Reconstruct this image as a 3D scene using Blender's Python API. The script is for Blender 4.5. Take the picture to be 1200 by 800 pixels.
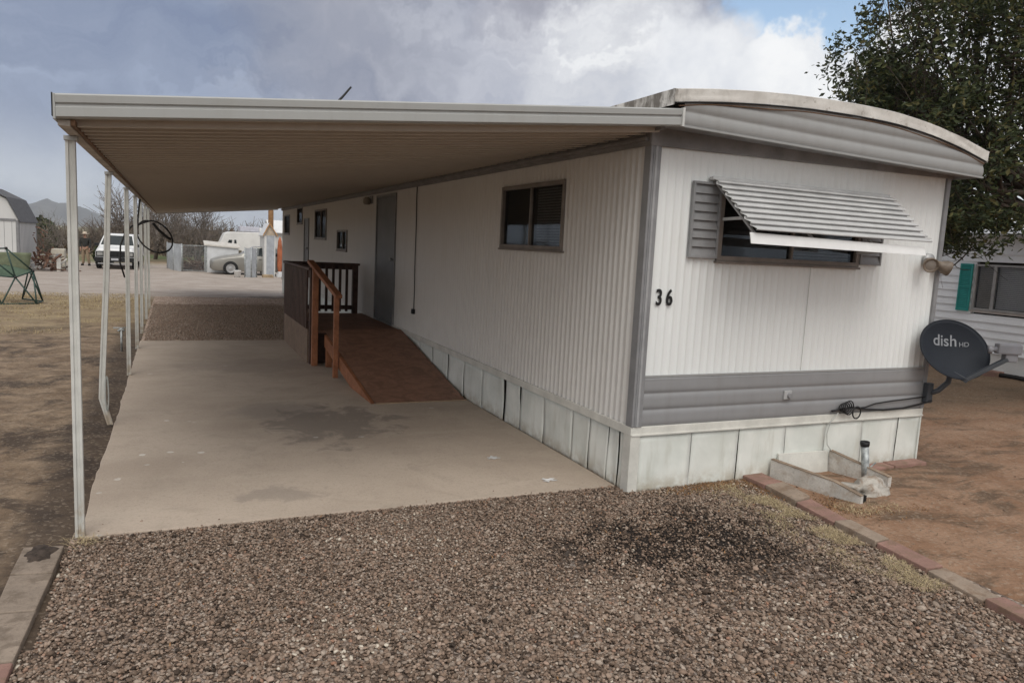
import bpy, bmesh, math, random
import numpy as np
from mathutils import Vector, Matrix, Euler
R = math.radians
random.seed(7); rng = np.random.default_rng(11)
for o in list(bpy.data.objects): bpy.data.objects.remove(o)
scn = bpy.context.scene
COL = scn.collection

# ------------------------------------------------------------------ camera
cam_d = bpy.data.cameras.new('camera'); cam = bpy.data.objects.new('camera', cam_d); COL.objects.link(cam)
cam_d.sensor_fit = 'HORIZONTAL'; cam_d.sensor_width = 36.0; cam_d.lens = 26.0
cam_d.clip_start = 0.05; cam_d.clip_end = 20000
fw = Vector((0.41575916, 0.90068864, -0.12611225)); rt = Vector((0.90944509, -0.41284901, 0.04965194)); up = rt.cross(fw)
M4 = Matrix((( rt.x, up.x, -fw.x, -2.9632), (rt.y, up.y, -fw.y, -4.3067), (rt.z, up.z, -fw.z, 1.71), (0, 0, 0, 1)))
cam.matrix_world = M4
scn.camera = cam

# ------------------------------------------------------------------ exposure
scn.view_settings.view_transform = 'Standard'; scn.view_settings.look = 'None'
scn.view_settings.gamma = 1.0; scn.view_settings.use_curve_mapping = False
scn.view_settings.exposure = 0.0

# ------------------------------------------------------------------ sky
SUN_EL, SUN_AZ = 54, 192            # degrees; azimuth measured clockwise from +Y
w = bpy.data.worlds.new('World'); scn.world = w; w.use_nodes = True
nt = w.node_tree; nt.nodes.clear()
def N(t, **kw):
    n = nt.nodes.new(t)
    for k, v in kw.items(): setattr(n, k, v)
    return n
def wl(a, b): nt.links.new(a, b)
sky = N('ShaderNodeTexSky', sky_type='NISHITA', sun_disc=False, sun_elevation=R(SUN_EL), sun_rotation=R(SUN_AZ))
sky.air_density = 1.0; sky.dust_density = 0.6
tc = N('ShaderNodeTexCoord')
nrm = N('ShaderNodeVectorMath', operation='NORMALIZE'); wl(tc.outputs['Generated'], nrm.inputs[0])
D = nrm.outputs[0]
sep = N('ShaderNodeSeparateXYZ'); wl(D, sep.inputs[0])
def mth(op, a, b=None, c=None, clamp=False):
    n = N('ShaderNodeMath', operation=op); n.use_clamp = clamp
    for i, v in enumerate((a, b, c)):
        if v is None: continue
        if isinstance(v, (int, float)): n.inputs[i].default_value = v
        else: wl(v, n.inputs[i])
    return n.outputs[0]
def blob(d, c0, c1, src=None):          # smooth 0..1 round a direction
    n = N('ShaderNodeVectorMath', operation='DOT_PRODUCT'); wl(src or D, n.inputs[0]); v = Vector(d).normalized(); n.inputs[1].default_value = v
    m = N('ShaderNodeMapRange', interpolation_type='SMOOTHSTEP'); wl(n.outputs['Value'], m.inputs[0])
    m.inputs[1].default_value = math.cos(R(c0)); m.inputs[2].default_value = math.cos(R(c1)); return m.outputs[0]
def noise(vec, scale, detail=6, rough=.55, dist=0.0):
    n = N('ShaderNodeTexNoise'); wl(vec, n.inputs['Vector']); n.inputs['Scale'].default_value = scale
    n.inputs['Detail'].default_value = detail; n.inputs['Roughness'].default_value = rough; n.inputs['Distortion'].default_value = dist
    return n.outputs['Fac'], n.outputs['Color']
def rampw(f, stops):
    r = N('ShaderNodeValToRGB'); wl(f, r.inputs[0]); e = r.color_ramp.elements
    while len(e) < len(stops): e.new(.5)
    for i, (p, c) in enumerate(stops): e[i].position = p; e[i].color = (*c, 1) if len(c) == 3 else c
    return r.outputs[0]
def mixw(f, a, b):
    m = N('ShaderNodeMix', data_type='RGBA')
    if isinstance(f, (int, float)): m.inputs[0].default_value = f
    else: wl(f, m.inputs[0])
    for i, v in ((6, a), (7, b)):
        if isinstance(v, tuple): m.inputs[i].default_value = (*v, 1)
        else: wl(v, m.inputs[i])
    return m.outputs[2]
# cloud space: flatten towards the horizon
zz = mth('ADD', mth('MAXIMUM', sep.outputs[2], 0.0), 0.22)
cs = N('ShaderNodeVectorMath', operation='DIVIDE'); wl(D, cs.inputs[0])
cz = N('ShaderNodeCombineXYZ'); wl(zz, cz.inputs[0]); wl(zz, cz.inputs[1]); cz.inputs[2].default_value = 1.0; wl(cz.outputs[0], cs.inputs[1])
n1, n1c = noise(cs.outputs[0], 0.75, 5, .5, .3)
n2, n2c = noise(D, 7.0, 9, .6, .1)
# direction wobbled by noise, so that patches get cloudy rims
wob = N('ShaderNodeVectorMath', operation='MULTIPLY_ADD'); sb = N('ShaderNodeVectorMath', operation='SUBTRACT'); wl(n2c, sb.inputs[0]); sb.inputs[1].default_value = (.5, .5, .5)
wl(sb.outputs[0], wob.inputs[0]); wob.inputs[1].default_value = (.30, .30, .30); wl(D, wob.inputs[2])
def unit(v): q = N('ShaderNodeVectorMath', operation='NORMALIZE'); wl(v, q.inputs[0]); return q.outputs[0]
DW = unit(wob.outputs[0])
base = rampw(mth('ADD', n1, mth('MULTIPLY', mth('SUBTRACT', n2, .5), .22)), [(.30, (3.0, 3.3, 4.3)), (.50, (3.4, 3.65, 4.6)), (.64, (4.1, 4.25, 5.0)), (.82, (5.4, 5.6, 6.2))])
LOW = N('ShaderNodeVectorMath', operation='MULTIPLY_ADD'); wl(sb.outputs[0], LOW.inputs[0]); LOW.inputs[1].default_value = (.20, .20, .20); wl(D, LOW.inputs[2]); LOW = unit(LOW.outputs[0])
def over(c, d, c0, c1, k, col, src=None): return mixw(mth('MULTIPLY', blob(d, c0, c1, src or DW), k), c, col)
lay = N('ShaderNodeVectorMath', operation='MULTIPLY'); wl(DW, lay.inputs[0]); lay.inputs[1].default_value = (2.2, 2.2, 9.0)
n3, n3c = noise(lay.outputs[0], 1.25, 7, .58, .5)
shade = rampw(n3, [(.30, (.70, .74, .82)), (.50, (1, 1, 1)), (.70, (1.42, 1.40, 1.32))])
c = base
c = over(c, (-0.07, 0.978, 0.194), 17, 5, .85, (2.75, 3.35, 4.7))            # blue-grey, upper left
c = over(c, (0.209, 0.946, 0.28), 12, 4, .6, (3.6, 3.78, 4.45))              # lavender grey, centre
c = over(c, (0.475, 0.829, 0.31), 9, 3, .75, (3.5, 3.5, 4.05))               # darker belly before the blue
c = over(c, (0.432, 0.873, 0.19), 9, 2.5, .75, (5.8, 6.0, 6.7))
c = over(c, (0.509, 0.834, 0.205), 8, 2.5, .85, (6.9, 7.1, 7.6))
mul = N('ShaderNodeMix', data_type='RGBA', blend_type='MULTIPLY'); mul.inputs[0].default_value = .9; wl(c, mul.inputs[6]); wl(shade, mul.inputs[7]); c = mul.outputs[2]
hole = mth('MAXIMUM', blob((0.653, 0.680, 0.342), 6.6, 4.6, LOW), mth('MAXIMUM', blob((0.641, 0.708, 0.297), 3.6, 2.2, LOW), blob((0.700, 0.652, 0.293), 4.2, 2.6, LOW)))
skyb = N('ShaderNodeMix', data_type='RGBA', blend_type='MULTIPLY'); skyb.inputs[0].default_value = 1
wl(sky.outputs[0], skyb.inputs[6]); skyb.inputs[7].default_value = (2.1, 1.95, 1.75, 1)
puff = rampw(n2, [(.36, (7.4, 7.7, 8.3)), (.60, (9.8, 9.9, 10.0))])
c = mixw(hole, c, skyb.outputs[2])
white = mth('MAXIMUM', blob((0.672, 0.709, 0.195), 5.0, 3.8, LOW), mth('MAXIMUM', blob((0.600, 0.770, 0.205), 6.0, 2.0, LOW), mth('MAXIMUM', blob((0.765, 0.600, 0.225), 5.4, 4.2, LOW), blob((0.82, 0.56, 0.10), 14, 8, LOW))))
c = mixw(white, c, puff)
# pale strip at the horizon, far cumulus
hz = N('ShaderNodeMapRange', interpolation_type='SMOOTHSTEP'); wl(sep.outputs[2], hz.inputs[0]); hz.inputs[1].default_value = .15; hz.inputs[2].default_value = .0
hn = rampw(n2, [(.42, (0, 0, 0)), (.6, (1, 1, 1))])
c4 = mixw(mth('MULTIPLY', hz.outputs[0], mth('ADD', .5, mth('MULTIPLY', hn, .5))), c, (7.4, 7.9, 8.5))
# unseen bright sky overhead and behind the view, added to lift the light
back = blob((-0.28, -0.58, 0.76), 84, 25)
c6 = mixw(mth('MULTIPLY', back, .9), c4, (12.6, 12.4, 12.0))
bg = N('ShaderNodeBackground'); wl(c6, bg.inputs[0]); bg.inputs[1].default_value = 0.10
wo = N('ShaderNodeOutputWorld'); wl(bg.outputs[0], wo.inputs[0])

# ------------------------------------------------------------------ sun (soft, through cloud)
sd = bpy.data.lights.new('sun', 'SUN'); sd.energy = 1.5; sd.angle = R(38); sd.color = (1.0, .97, .92)
sun = bpy.data.objects.new('sun', sd); COL.objects.link(sun)
sdir = Vector((math.sin(R(SUN_AZ)) * math.cos(R(SUN_EL)), math.cos(R(SUN_AZ)) * math.cos(R(SUN_EL)), math.sin(R(SUN_EL))))
sun.rotation_euler = sdir.to_track_quat('Z', 'Y').to_euler(); sun.location = sdir * 60

# ================================================================== helpers
def gz(y): return 0.0 if y < 14 else (-.0175 * (y - 14) if y < 34 else -.35)

class NB:                                # small node-building wrapper for materials
    def __init__(s, name):
        s.m = bpy.data.materials.new(name); s.m.use_nodes = True; s.t = s.m.node_tree; s.t.nodes.clear()
        s.b = s.n('ShaderNodeBsdfPrincipled'); s.o = s.n('ShaderNodeOutputMaterial'); s.l(s.b.outputs[0], s.o.inputs[0])
        s.b.inputs['Specular IOR Level'].default_value = .3
    def n(s, t, **k):
        x = s.t.nodes.new(t)
        for a, v in k.items(): setattr(x, a, v)
        return x
    def l(s, a, b): s.t.links.new(a, b)
    def put(s, sock, v):
        if v is None: return
        if hasattr(v, 'is_output'): s.l(v, sock)
        elif isinstance(v, tuple) and len(v) == 3 and sock.type == 'RGBA': sock.default_value = (*v, 1)
        else: sock.default_value = v
    def pos(s, kind='obj', sc=(1, 1, 1)):
        o = s.n('ShaderNodeNewGeometry').outputs['Position'] if kind == 'pos' else s.n('ShaderNodeTexCoord').outputs['Object']
        mp = s.n('ShaderNodeMapping'); s.l(o, mp.inputs[0]); mp.inputs['Scale'].default_value = sc; return mp.outputs[0]
    def noise(s, vec, scale, detail=5, rough=.55, dist=0):
        x = s.n('ShaderNodeTexNoise'); s.l(vec, x.inputs['Vector'])
        for k, v in (('Scale', scale), ('Detail', detail), ('Roughness', rough), ('Distortion', dist)): x.inputs[k].default_value = v
        return x.outputs['Fac']
    def vor(s, vec, scale, feature='F1', out='Color', rnd=1):
        x = s.n('ShaderNodeTexVoronoi', feature=feature); s.l(vec, x.inputs['Vector']); x.inputs['Scale'].default_value = scale; x.inputs['Randomness'].default_value = rnd
        return x.outputs[out]
    def step(s, f, a, b, smooth=True):
        x = s.n('ShaderNodeMapRange', interpolation_type='SMOOTHSTEP' if smooth else 'LINEAR'); s.put(x.inputs[0], f); x.inputs[1].default_value = a; x.inputs[2].default_value = b; return x.outputs[0]
    def math(s, op, a, b=None, clamp=False):
        x = s.n('ShaderNodeMath', operation=op); x.use_clamp = clamp; s.put(x.inputs[0], a)
        if b is not None: s.put(x.inputs[1], b)
        return x.outputs[0]
    def mix(s, f, a, b, blend='MIX'):
        x = s.n('ShaderNodeMix', data_type='RGBA', blend_type=blend); s.put(x.inputs[0], f); s.put(x.inputs[6], a); s.put(x.inputs[7], b); return x.outputs[2]
    def ramp(s, f, stops, interp='LINEAR'):
        r = s.n('ShaderNodeValToRGB'); s.l(f, r.inputs[0]); r.color_ramp.interpolation = interp; e = r.color_ramp.elements
        while len(e) < len(stops): e.new(.5)
        for i, (p, c) in enumerate(stops): e[i].position = p; e[i].color = (*c, 1)
        return r.outputs[0]
    def xyz(s, vec):
        x = s.n('ShaderNodeSeparateXYZ'); s.l(vec, x.inputs[0]); return x.outputs
    def bump(s, h, strength=.3, dist=.01):
        x = s.n('ShaderNodeBump'); s.l(h, x.inputs['Height']); x.inputs['Strength'].default_value = strength; x.inputs['Distance'].default_value = dist
        s.l(x.outputs[0], s.b.inputs['Normal'])
    def done(s, color=None, rough=None, metal=None):
        s.put(s.b.inputs['Base Color'], color)
        if rough is not None: s.put(s.b.inputs['Roughness'], rough)
        if metal is not None: s.b.inputs['Metallic'].default_value = metal
        return s.m

def simple(name, c, rough=.6, var=.12, scale=6, metal=0, bump=0, stretch=(1, 1, 1)):
    b = NB(name); v = b.pos('obj', stretch); f = b.noise(v, scale, 6, .6)
    lo = tuple(x * (1 - var) for x in c); hi = tuple(min(1, x * (1 + var)) for x in c)
    col = b.mix(b.step(f, .3, .7), lo, hi)
    f2 = b.noise(b.pos('obj'), scale * 9, 3, .6)
    col = b.mix(b.math('MULTIPLY', b.step(f2, .45, .8), var), col, tuple(x * .45 for x in c))
    if bump: b.bump(f2, bump, .004)
    return b.done(col, rough, metal)

class MB:
    def __init__(s): s.v = []; s.f = []
    def add(s, vs, fs):
        k = len(s.v); s.v += [tuple(p) for p in vs]; s.f += [tuple(i + k for i in q) for q in fs]; return s
    def box(s, a, b, M=None):
        x0, y0, z0 = a; x1, y1, z1 = b
        vs = [(x0, y0, z0), (x1, y0, z0), (x1, y1, z0), (x0, y1, z0), (x0, y0, z1), (x1, y0, z1), (x1, y1, z1), (x0, y1, z1)]
        if M is not None: vs = [M @ Vector(p) for p in vs]
        return s.add(vs, [(3, 2, 1, 0), (4, 5, 6, 7), (0, 1, 5, 4), (1, 2, 6, 5), (2, 3, 7, 6), (3, 0, 4, 7)])
    def bar(s, p, q, w, h, upv=(0, 0, 1)):            # rectangular bar between two points
        p, q = Vector(p), Vector(q); d = q - p; L = d.length; d.normalize(); u = Vector(upv)
        sx = d.cross(u)
        if sx.length < 1e-4: sx = d.cross(Vector((1, 0, 0)))
        sx.normalize(); u = sx.cross(d)
        vs = [c + sx * a * w / 2 + u * b * h / 2 for c in (p, q) for a, b in ((-1, -1), (1, -1), (1, 1), (-1, 1))]
        return s.add(vs, [(0, 1, 2, 3), (7, 6, 5, 4), (0, 4, 5, 1), (1, 5, 6, 2), (2, 6, 7, 3), (3, 7, 4, 0)])
    def tube(s, pts, r, n=8, cap=True):
        pts = [Vector(p) for p in pts]; rs = r if isinstance(r, (list, tuple)) else [r] * len(pts); k = len(s.v); u = None
        for i, p in enumerate(pts):
            d = (pts[min(i + 1, len(pts) - 1)] - pts[max(i - 1, 0)]).normalized()
            if u is None:
                u = d.cross(Vector((0, 0, 1)))
                if u.length < .05: u = d.cross(Vector((1, 0, 0)))
            u = (u - d * u.dot(d)).normalized(); v2 = d.cross(u)
            for j in range(n):
                a = 2 * math.pi * j / n; s.v.append(tuple(p + (u * math.cos(a) + v2 * math.sin(a)) * rs[i]))
        for i in range(len(pts) - 1):
            for j in range(n): s.f.append((k + i * n + j, k + i * n + (j + 1) % n, k + (i + 1) * n + (j + 1) % n, k + (i + 1) * n + j))
        if cap:
            s.f.append(tuple(k + j for j in range(n))[::-1]); s.f.append(tuple(k + (len(pts) - 1) * n + j for j in range(n)))
        return s
    def prism(s, poly, axis, a, b):                   # polygon in the other two axes, extruded along axis
        def P(u, v, t): return {0: (t, u, v), 1: (u, t, v), 2: (u, v, t)}[axis]
        n = len(poly); vs = [P(u, v, a) for u, v in poly] + [P(u, v, b) for u, v in poly]
        return s.add(vs, [tuple(range(n))[::-1], tuple(range(n, 2 * n))] + [(i, (i + 1) % n, n + (i + 1) % n, n + i) for i in range(n)])
    def grid(s, fn, nu, nv):
        vs = [fn(i / nu, j / nv) for i in range(nu + 1) for j in range(nv + 1)]
        return s.add(vs, [(i * (nv + 1) + j, (i + 1) * (nv + 1) + j, (i + 1) * (nv + 1) + j + 1, i * (nv + 1) + j + 1) for i in range(nu) for j in range(nv)])
    def lathe(s, prof, n=24, M=None):
        k = len(s.v)
        for r_, z in prof:
            for j in range(n):
                a = 2 * math.pi * j / n; p = Vector((r_ * math.cos(a), r_ * math.sin(a), z)); s.v.append(tuple(M @ p if M is not None else p))
        for i in range(len(prof) - 1):
            for j in range(n): s.f.append((k + i * n + j, k + i * n + (j + 1) % n, k + (i + 1) * n + (j + 1) % n, k + (i + 1) * n + j))
        return s
    def build(s, name, mat, parent=None, smooth=False, bevel=0, loc=None, label=None, fix=True):
        me = bpy.data.meshes.new(name); me.from_pydata(s.v, [], s.f); me.update()
        if fix or bevel:
            bm = bmesh.new(); bm.from_mesh(me); bmesh.ops.recalc_face_normals(bm, faces=bm.faces)
            if bevel:
                bmesh.ops.bevel(bm, geom=[e for e in bm.edges if len(e.link_faces) == 2 and e.calc_face_angle(0) > .6], offset=bevel, segments=2, affect='EDGES', profile=.6)
            bm.to_mesh(me); bm.free()
        if smooth:
            for p in me.polygons: p.use_smooth = True
        o = bpy.data.objects.new(name, me); COL.objects.link(o)
        if mat: me.materials.append(mat)
        if parent is not None:
            o.parent = parent
            # vertices are given in world space: bring them into the parent's space
            if parent_world(parent).length > 0: me.transform(Matrix.Translation(-parent_world(parent)))
        if label: o['label'] = label
        return o
def parent_world(o):
    t = Vector((0, 0, 0))
    while o is not None: t += o.location; o = o.parent
    return t
def tag(o, label=None, cat=None, group=None, kind=None):
    if label: o['label'] = label
    if cat: o['category'] = cat
    if group: o['group'] = group
    if kind: o['kind'] = kind
    return o
def thing(name, loc, label, cat, group=None):
    o = bpy.data.objects.new(name, None); COL.objects.link(o); o.location = loc; o.empty_display_size = .2
    return tag(o, label, cat, group)
def copy_tree(o, parent=None):
    c = o.copy(); COL.objects.link(c); c.parent = parent
    for ch in [x for x in bpy.data.objects if x.parent == o]: copy_tree(ch, c)
    return c
def text_mesh(body, size, offset, extrude):
    cu = bpy.data.curves.new('txt', 'FONT'); cu.body = body; cu.size = size; cu.extrude = extrude; cu.offset = offset
    o = bpy.data.objects.new('txt', cu); COL.objects.link(o)
    me = bpy.data.meshes.new_from_object(o.evaluated_get(bpy.context.evaluated_depsgraph_get()))
    bpy.data.objects.remove(o); bpy.data.curves.remove(cu)
    return me

# ================================================================== materials
def ground_material():
    b = NB('ground_dirt'); P = b.pos('pos'); X, Y, Z = b.xyz(P)
    big = b.noise(P, .55, 7, .62, .4); med = b.noise(P, 2.3, 8, .65, .3); fine = b.noise(P, 38, 5, .7)
    st = b.noise(b.pos('pos', (1, 1.15, 1)), 1.15, 9, .70, .6)
    left = b.mix(b.step(med, .35, .65), (.185, .128, .083), (.315, .232, .158))
    left = b.mix(b.math('MULTIPLY', b.step(b.noise(P, 5.5, 8, .72), .46, .62), .55), left, (.085, .060, .043)); left = b.mix(b.math('MULTIPLY', b.step(b.noise(P, 1.7, 8, .7, .3), .56, .70), .6), left, (.33, .25, .18))
    edge = b.step(b.math('ADD', X, b.math('MULTIPLY', b.math('SUBTRACT', med, .5), .55)), -3.86, -3.62)
    left = b.mix(b.math('MULTIPLY', edge, .75), left, (.052, .037, .028))
    left = b.mix(b.math('MULTIPLY', b.step(st, .50, .61), .82), left, (.055, .040, .031))
    right = b.mix(b.step(med, .32, .68), (.235, .132, .078), (.325, .205, .135))
    rd = b.noise(b.pos('pos', (1.2, 3.0, 1)), .8, 9, .72, 1.0)
    right = b.mix(b.math('MULTIPLY', b.step(rd, .48, .62), .72), right, (.085, .060, .040))
    # yard behind the dish: browner the farther from the drive
    right = b.mix(b.math('MULTIPLY', b.step(b.math('ADD', Y, b.math('MULTIPLY', med, 1.6)), 1.4, 3.0), .75), right, (.115, .080, .048))
    col = b.mix(b.step(X, -1, 1), left, right)
    wob = b.math('ADD', Y, b.math('MULTIPLY', b.math('SUBTRACT', big, .5), 7))
    wobm = b.math('ADD', wob, b.math('MULTIPLY', b.math('SUBTRACT', med, .5), 4))
    lft = b.step(X, -3.0, -3.6)
    grass = b.mix(b.step(b.noise(P, 1.6, 7, .7), .35, .65), (.21, .15, .09), (.34, .265, .155))
    g0 = b.math('MULTIPLY', b.step(wobm, 7.5, 12.5), .92)
    col = b.mix(b.math('MULTIPLY', g0, lft), col, grass)
    road = b.mix(b.step(b.noise(P, 1.1, 7, .7), .3, .7), (.31, .26, .22), (.43, .375, .33))
    r0 = b.step(wobm, 16.0, 18.5)
    col = b.mix(r0, col, road)
    far = b.mix(b.step(b.noise(P, .12, 6, .7), .40, .6), (.25, .19, .12), (.105, .135, .05))
    col = b.mix(b.step(wob, 42, 48), col, far)
    sp = b.vor(P, 55, 'F1', 'Color'); spx = b.xyz(sp)[0]
    col = b.mix(b.math('MULTIPLY', b.step(spx, .80, .95), .35), col, (.36, .29, .22))
    col = b.mix(b.math('MULTIPLY', b.step(fine, .45, .75), .45), col, (.05, .035, .025))
    h = b.math('ADD', b.math('MULTIPLY', med, 1.0), b.math('MULTIPLY', fine, .35))
    b.bump(h, .9, .03)
    return b.done(col, .95)
def gravel_material(name, tone, patch=False):
    b = NB(name); P = b.pos('pos'); v = b.vor(P, 42, 'F1', 'Color'); d = b.vor(P, 42, 'F1', 'Distance'); t = b.xyz(v)[0]
    col = b.ramp(t, [(0, (.09, .066, .052)), (.3, (.19, .148, .12)), (.6, (.26, .205, .17)), (.85, (.36, .30, .26)), (1, (.48, .43, .38))])
    big = b.noise(P, .9, 6, .6); col = b.mix(b.math('MULTIPLY', b.step(big, .4, .7), .4), col, (.10, .075, .055))
    col = b.mix(1.0, col, tone, 'MULTIPLY')
    if patch:
        n = b.noise(P, 2.6, 8, .7); X, Y, Z = b.xyz(P)
        dx = b.math('DIVIDE', b.math('ADD', X, .20), .75); dy = b.math('DIVIDE', b.math('ADD', Y, .85), .50)
        rr = b.math('SQRT', b.math('ADD', b.math('MULTIPLY', dx, dx), b.math('MULTIPLY', dy, dy)))
        m = b.step(b.math('ADD', rr, b.math('MULTIPLY', b.math('SUBTRACT', n, .5), 2.4)), 1.6, .7)
        col = b.mix(m, col, (.022, .016, .013))
    b.bump(b.math('MULTIPLY', d, -1), 1.0, .02)
    return b.done(col, .92)
def stone_material():
    b = NB('gravel_stone'); a = b.n('ShaderNodeAttribute', attribute_name='tone'); t = a.outputs['Fac']
    col = b.ramp(t, [(0, (.030, .021, .016)), (.10, (.12, .088, .07)), (.32, (.205, .155, .125)), (.5, (.27, .20, .162)), (.62, (.25, .215, .19)), (.74, (.33, .245, .20)), (.84, (.35, .30, .265)), (.93, (.42, .37, .335)), (.985, (.30, .165, .115)), (1, (.58, .55, .50))])
    col = b.mix(1.0, col, (1.0, .935, .845), 'MULTIPLY')
    n = b.noise(b.pos('pos'), 90, 4, .6)
    col = b.mix(b.math('MULTIPLY', b.step(n, .4, .7), .35), col, (.10, .08, .065))
    return b.done(col, .85)
def concrete_material():
    b = NB('slab_concrete'); P = b.pos('pos'); X, Y, Z = b.xyz(P)
    big = b.noise(P, .8, 7, .6, .3); med = b.noise(P, 3.5, 8, .7, .4); fine = b.noise(P, 60, 4, .7)
    col = b.mix(b.step(big, .3, .7), (.375, .304, .241), (.485, .402, .325))
    col = b.mix(b.math('MULTIPLY', b.step(med, .48, .72), .45), col, (.315, .26, .205))
    streak = b.noise(b.pos('pos', (.6, 3.2, 1)), 1.1, 8, .7)
    col = b.mix(b.math('MULTIPLY', b.step(streak, .5, .72), .40), col, (.515, .44, .355))
    def patch(cx, cy, rx, ry, w=1.7, sc=3.0):
        n = b.noise(P, sc, 9, .68, .6); dx = b.math('DIVIDE', b.math('SUBTRACT', X, cx), rx); dy = b.math('DIVIDE', b.math('SUBTRACT', Y, cy), ry)
        rr = b.math('SQRT', b.math('ADD', b.math('MULTIPLY', dx, dx), b.math('MULTIPLY', dy, dy)))
        return b.step(b.math('ADD', rr, b.math('MULTIPLY', b.math('SUBTRACT', n, .5), w)), 1.25, .62)
    col = b.mix(b.math('MULTIPLY', patch(-2.02, 3.05, .42, .40, 1.6), .42), col, (.20, .18, .16))
    col = b.mix(b.math('MULTIPLY', patch(-1.66, 2.45, .50, .65, 4.2, 3.6), .65), col, (.17, .145, .125))
    col = b.mix(b.math('MULTIPLY', patch(-2.35, .62, .30, .14, 3.4, 5), .45), col, (.21, .18, .155))
    col = b.mix(b.math('MULTIPLY', patch(-1.9, 5.8, .9, .5, 3.5, 1.7), .35), col, (.25, .205, .17))
    # spilled white paint near the bent post, small flecks
    v = b.vor(P, 5.2, 'F1', 'Distance'); vn = b.math('ADD', v, b.math('MULTIPLY', b.math('SUBTRACT', b.noise(P, 14, 3), .5), .28))
    fleck = b.math('MULTIPLY', b.step(vn, .135, .105), patch(-3.05, 1.9, .42, 1.15, .8))
    col = b.mix(fleck, col, (.66, .62, .56))
    v3 = b.vor(b.pos('pos', (1, 1.7, 1)), 2.3, 'F1', 'Distance'); vn3 = b.math('ADD', v3, b.math('MULTIPLY', b.math('SUBTRACT', b.noise(P, 11, 3), .5), .30))
    col = b.mix(b.math('MULTIPLY', b.step(vn3, .060, .035), .6), col, (.62, .60, .56))
    col = b.mix(b.math('MULTIPLY', b.step(fine, .48, .72), .38), col, (.24, .195, .16)); g3 = b.noise(P, 170, 3, .8); col = b.mix(b.math('MULTIPLY', b.step(g3, .5, .7), .35), col, (.56, .49, .42)); g4 = b.noise(P, 24, 8, .75); col = b.mix(b.math('MULTIPLY', b.step(g4, .52, .68), .30), col, (.27, .22, .18))
    b.bump(b.math('ADD', b.math('MULTIPLY', fine, .4), med), .25, .01)
    return b.done(col, .85)
def siding_material(name, c, dirt=.35, rough=.42):
    b = NB(name); P = b.pos('pos'); st = b.noise(b.pos('pos', (7, 7, .6)), 1.6, 6, .65); sp = b.noise(P, 1.2, 6, .6)
    X, Y, Z = b.xyz(P)
    col = b.mix(b.math('MULTIPLY', b.step(st, .45, .75), dirt), c, tuple(x * .72 * k for x, k in zip(c, (1.02, .98, .90))))
    col = b.mix(b.math('MULTIPLY', b.step(sp, .5, .75), dirt * .6), col, tuple(x * .8 for x in c))
    low = b.math('MULTIPLY', b.step(Z, 1.05, .80), b.step(b.noise(P, 5, 5, .6), .42, .62))
    col = b.mix(b.math('MULTIPLY', low, .30), col, tuple(min(.9, x * 1.12) for x in c))
    b.bump(b.noise(P, 14, 3, .5), .06, .01)
    return b.done(col, rough)
def skirt_material():
    b = NB('skirting_metal'); P = b.pos('pos'); X, Y, Z = b.xyz(P)
    n = b.noise(P, 3.2, 7, .6, .3); n2 = b.noise(b.pos('pos', (5, 5, 1)), 2, 6, .65)
    col = b.mix(b.step(n, .3, .7), (.645, .67, .625), (.775, .79, .745))
    col = b.mix(b.math('MULTIPLY', b.step(n2, .5, .75), .5), col, (.50, .49, .42))
    splash = b.math('MULTIPLY', b.step(Z, .16, .0), b.step(b.noise(P, 9, 6, .65), .32, .62))
    col = b.mix(b.math('MULTIPLY', splash, .65), col, (.36, .30, .21))
    return b.done(col, .5)
def wood_material(name, c, var=.35):
    b = NB(name); v = b.pos('pos', (5, 5, 5)); n = b.noise(v, 1.0, 8, .65, 1.2); f = b.noise(b.pos('pos'), 26, 5, .7)
    col = b.mix(b.step(n, .3, .7), tuple(x * (1 - var) for x in c), tuple(x * (1 + var) for x in c))
    col = b.mix(b.math('MULTIPLY', b.step(f, .48, .8), .5), col, tuple(x * .5 for x in c))
    b.bump(f, .3, .004); return b.done(col, .6)
def roof_rim_material():
    b = NB('roof_coating'); P = b.pos('pos'); X, Y, Z = b.xyz(P)
    n = b.noise(P, 6, 8, .68, .4); st = b.noise(b.pos('pos', (9, 5, 1.2)), 1.5, 6, .7)
    col = b.mix(b.step(n, .3, .65), (.56, .54, .50), (.72, .70, .66))
    stain = b.math('MULTIPLY', b.step(st, .42, .58), b.step(X, .09, -.02))
    col = b.mix(b.math('MULTIPLY', stain, .85), col, (.11, .095, .075))
    col = b.mix(b.math('MULTIPLY', b.step(b.noise(P, 17, 6, .7), .58, .70), .55), col, (.25, .22, .18))
    b.bump(n, .4, .01); return b.done(col, .6)
def painted_post():
    b = NB('post_paint'); P = b.pos('pos'); X, Y, Z = b.xyz(P); n = b.noise(P, 9, 6, .65); n2 = b.noise(b.pos('pos', (14, 14, 1)), 2, 5, .6)
    col = b.mix(b.step(n, .3, .7), (.52, .52, .49), (.62, .62, .585))
    col = b.mix(b.math('MULTIPLY', b.step(n2, .5, .72), .3), col, (.40, .385, .345))
    col = b.mix(b.math('MULTIPLY', b.step(Z, .4, .0), b.step(n, .4, .6)), col, (.36, .30, .23))
    return b.done(col, .45)
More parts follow.
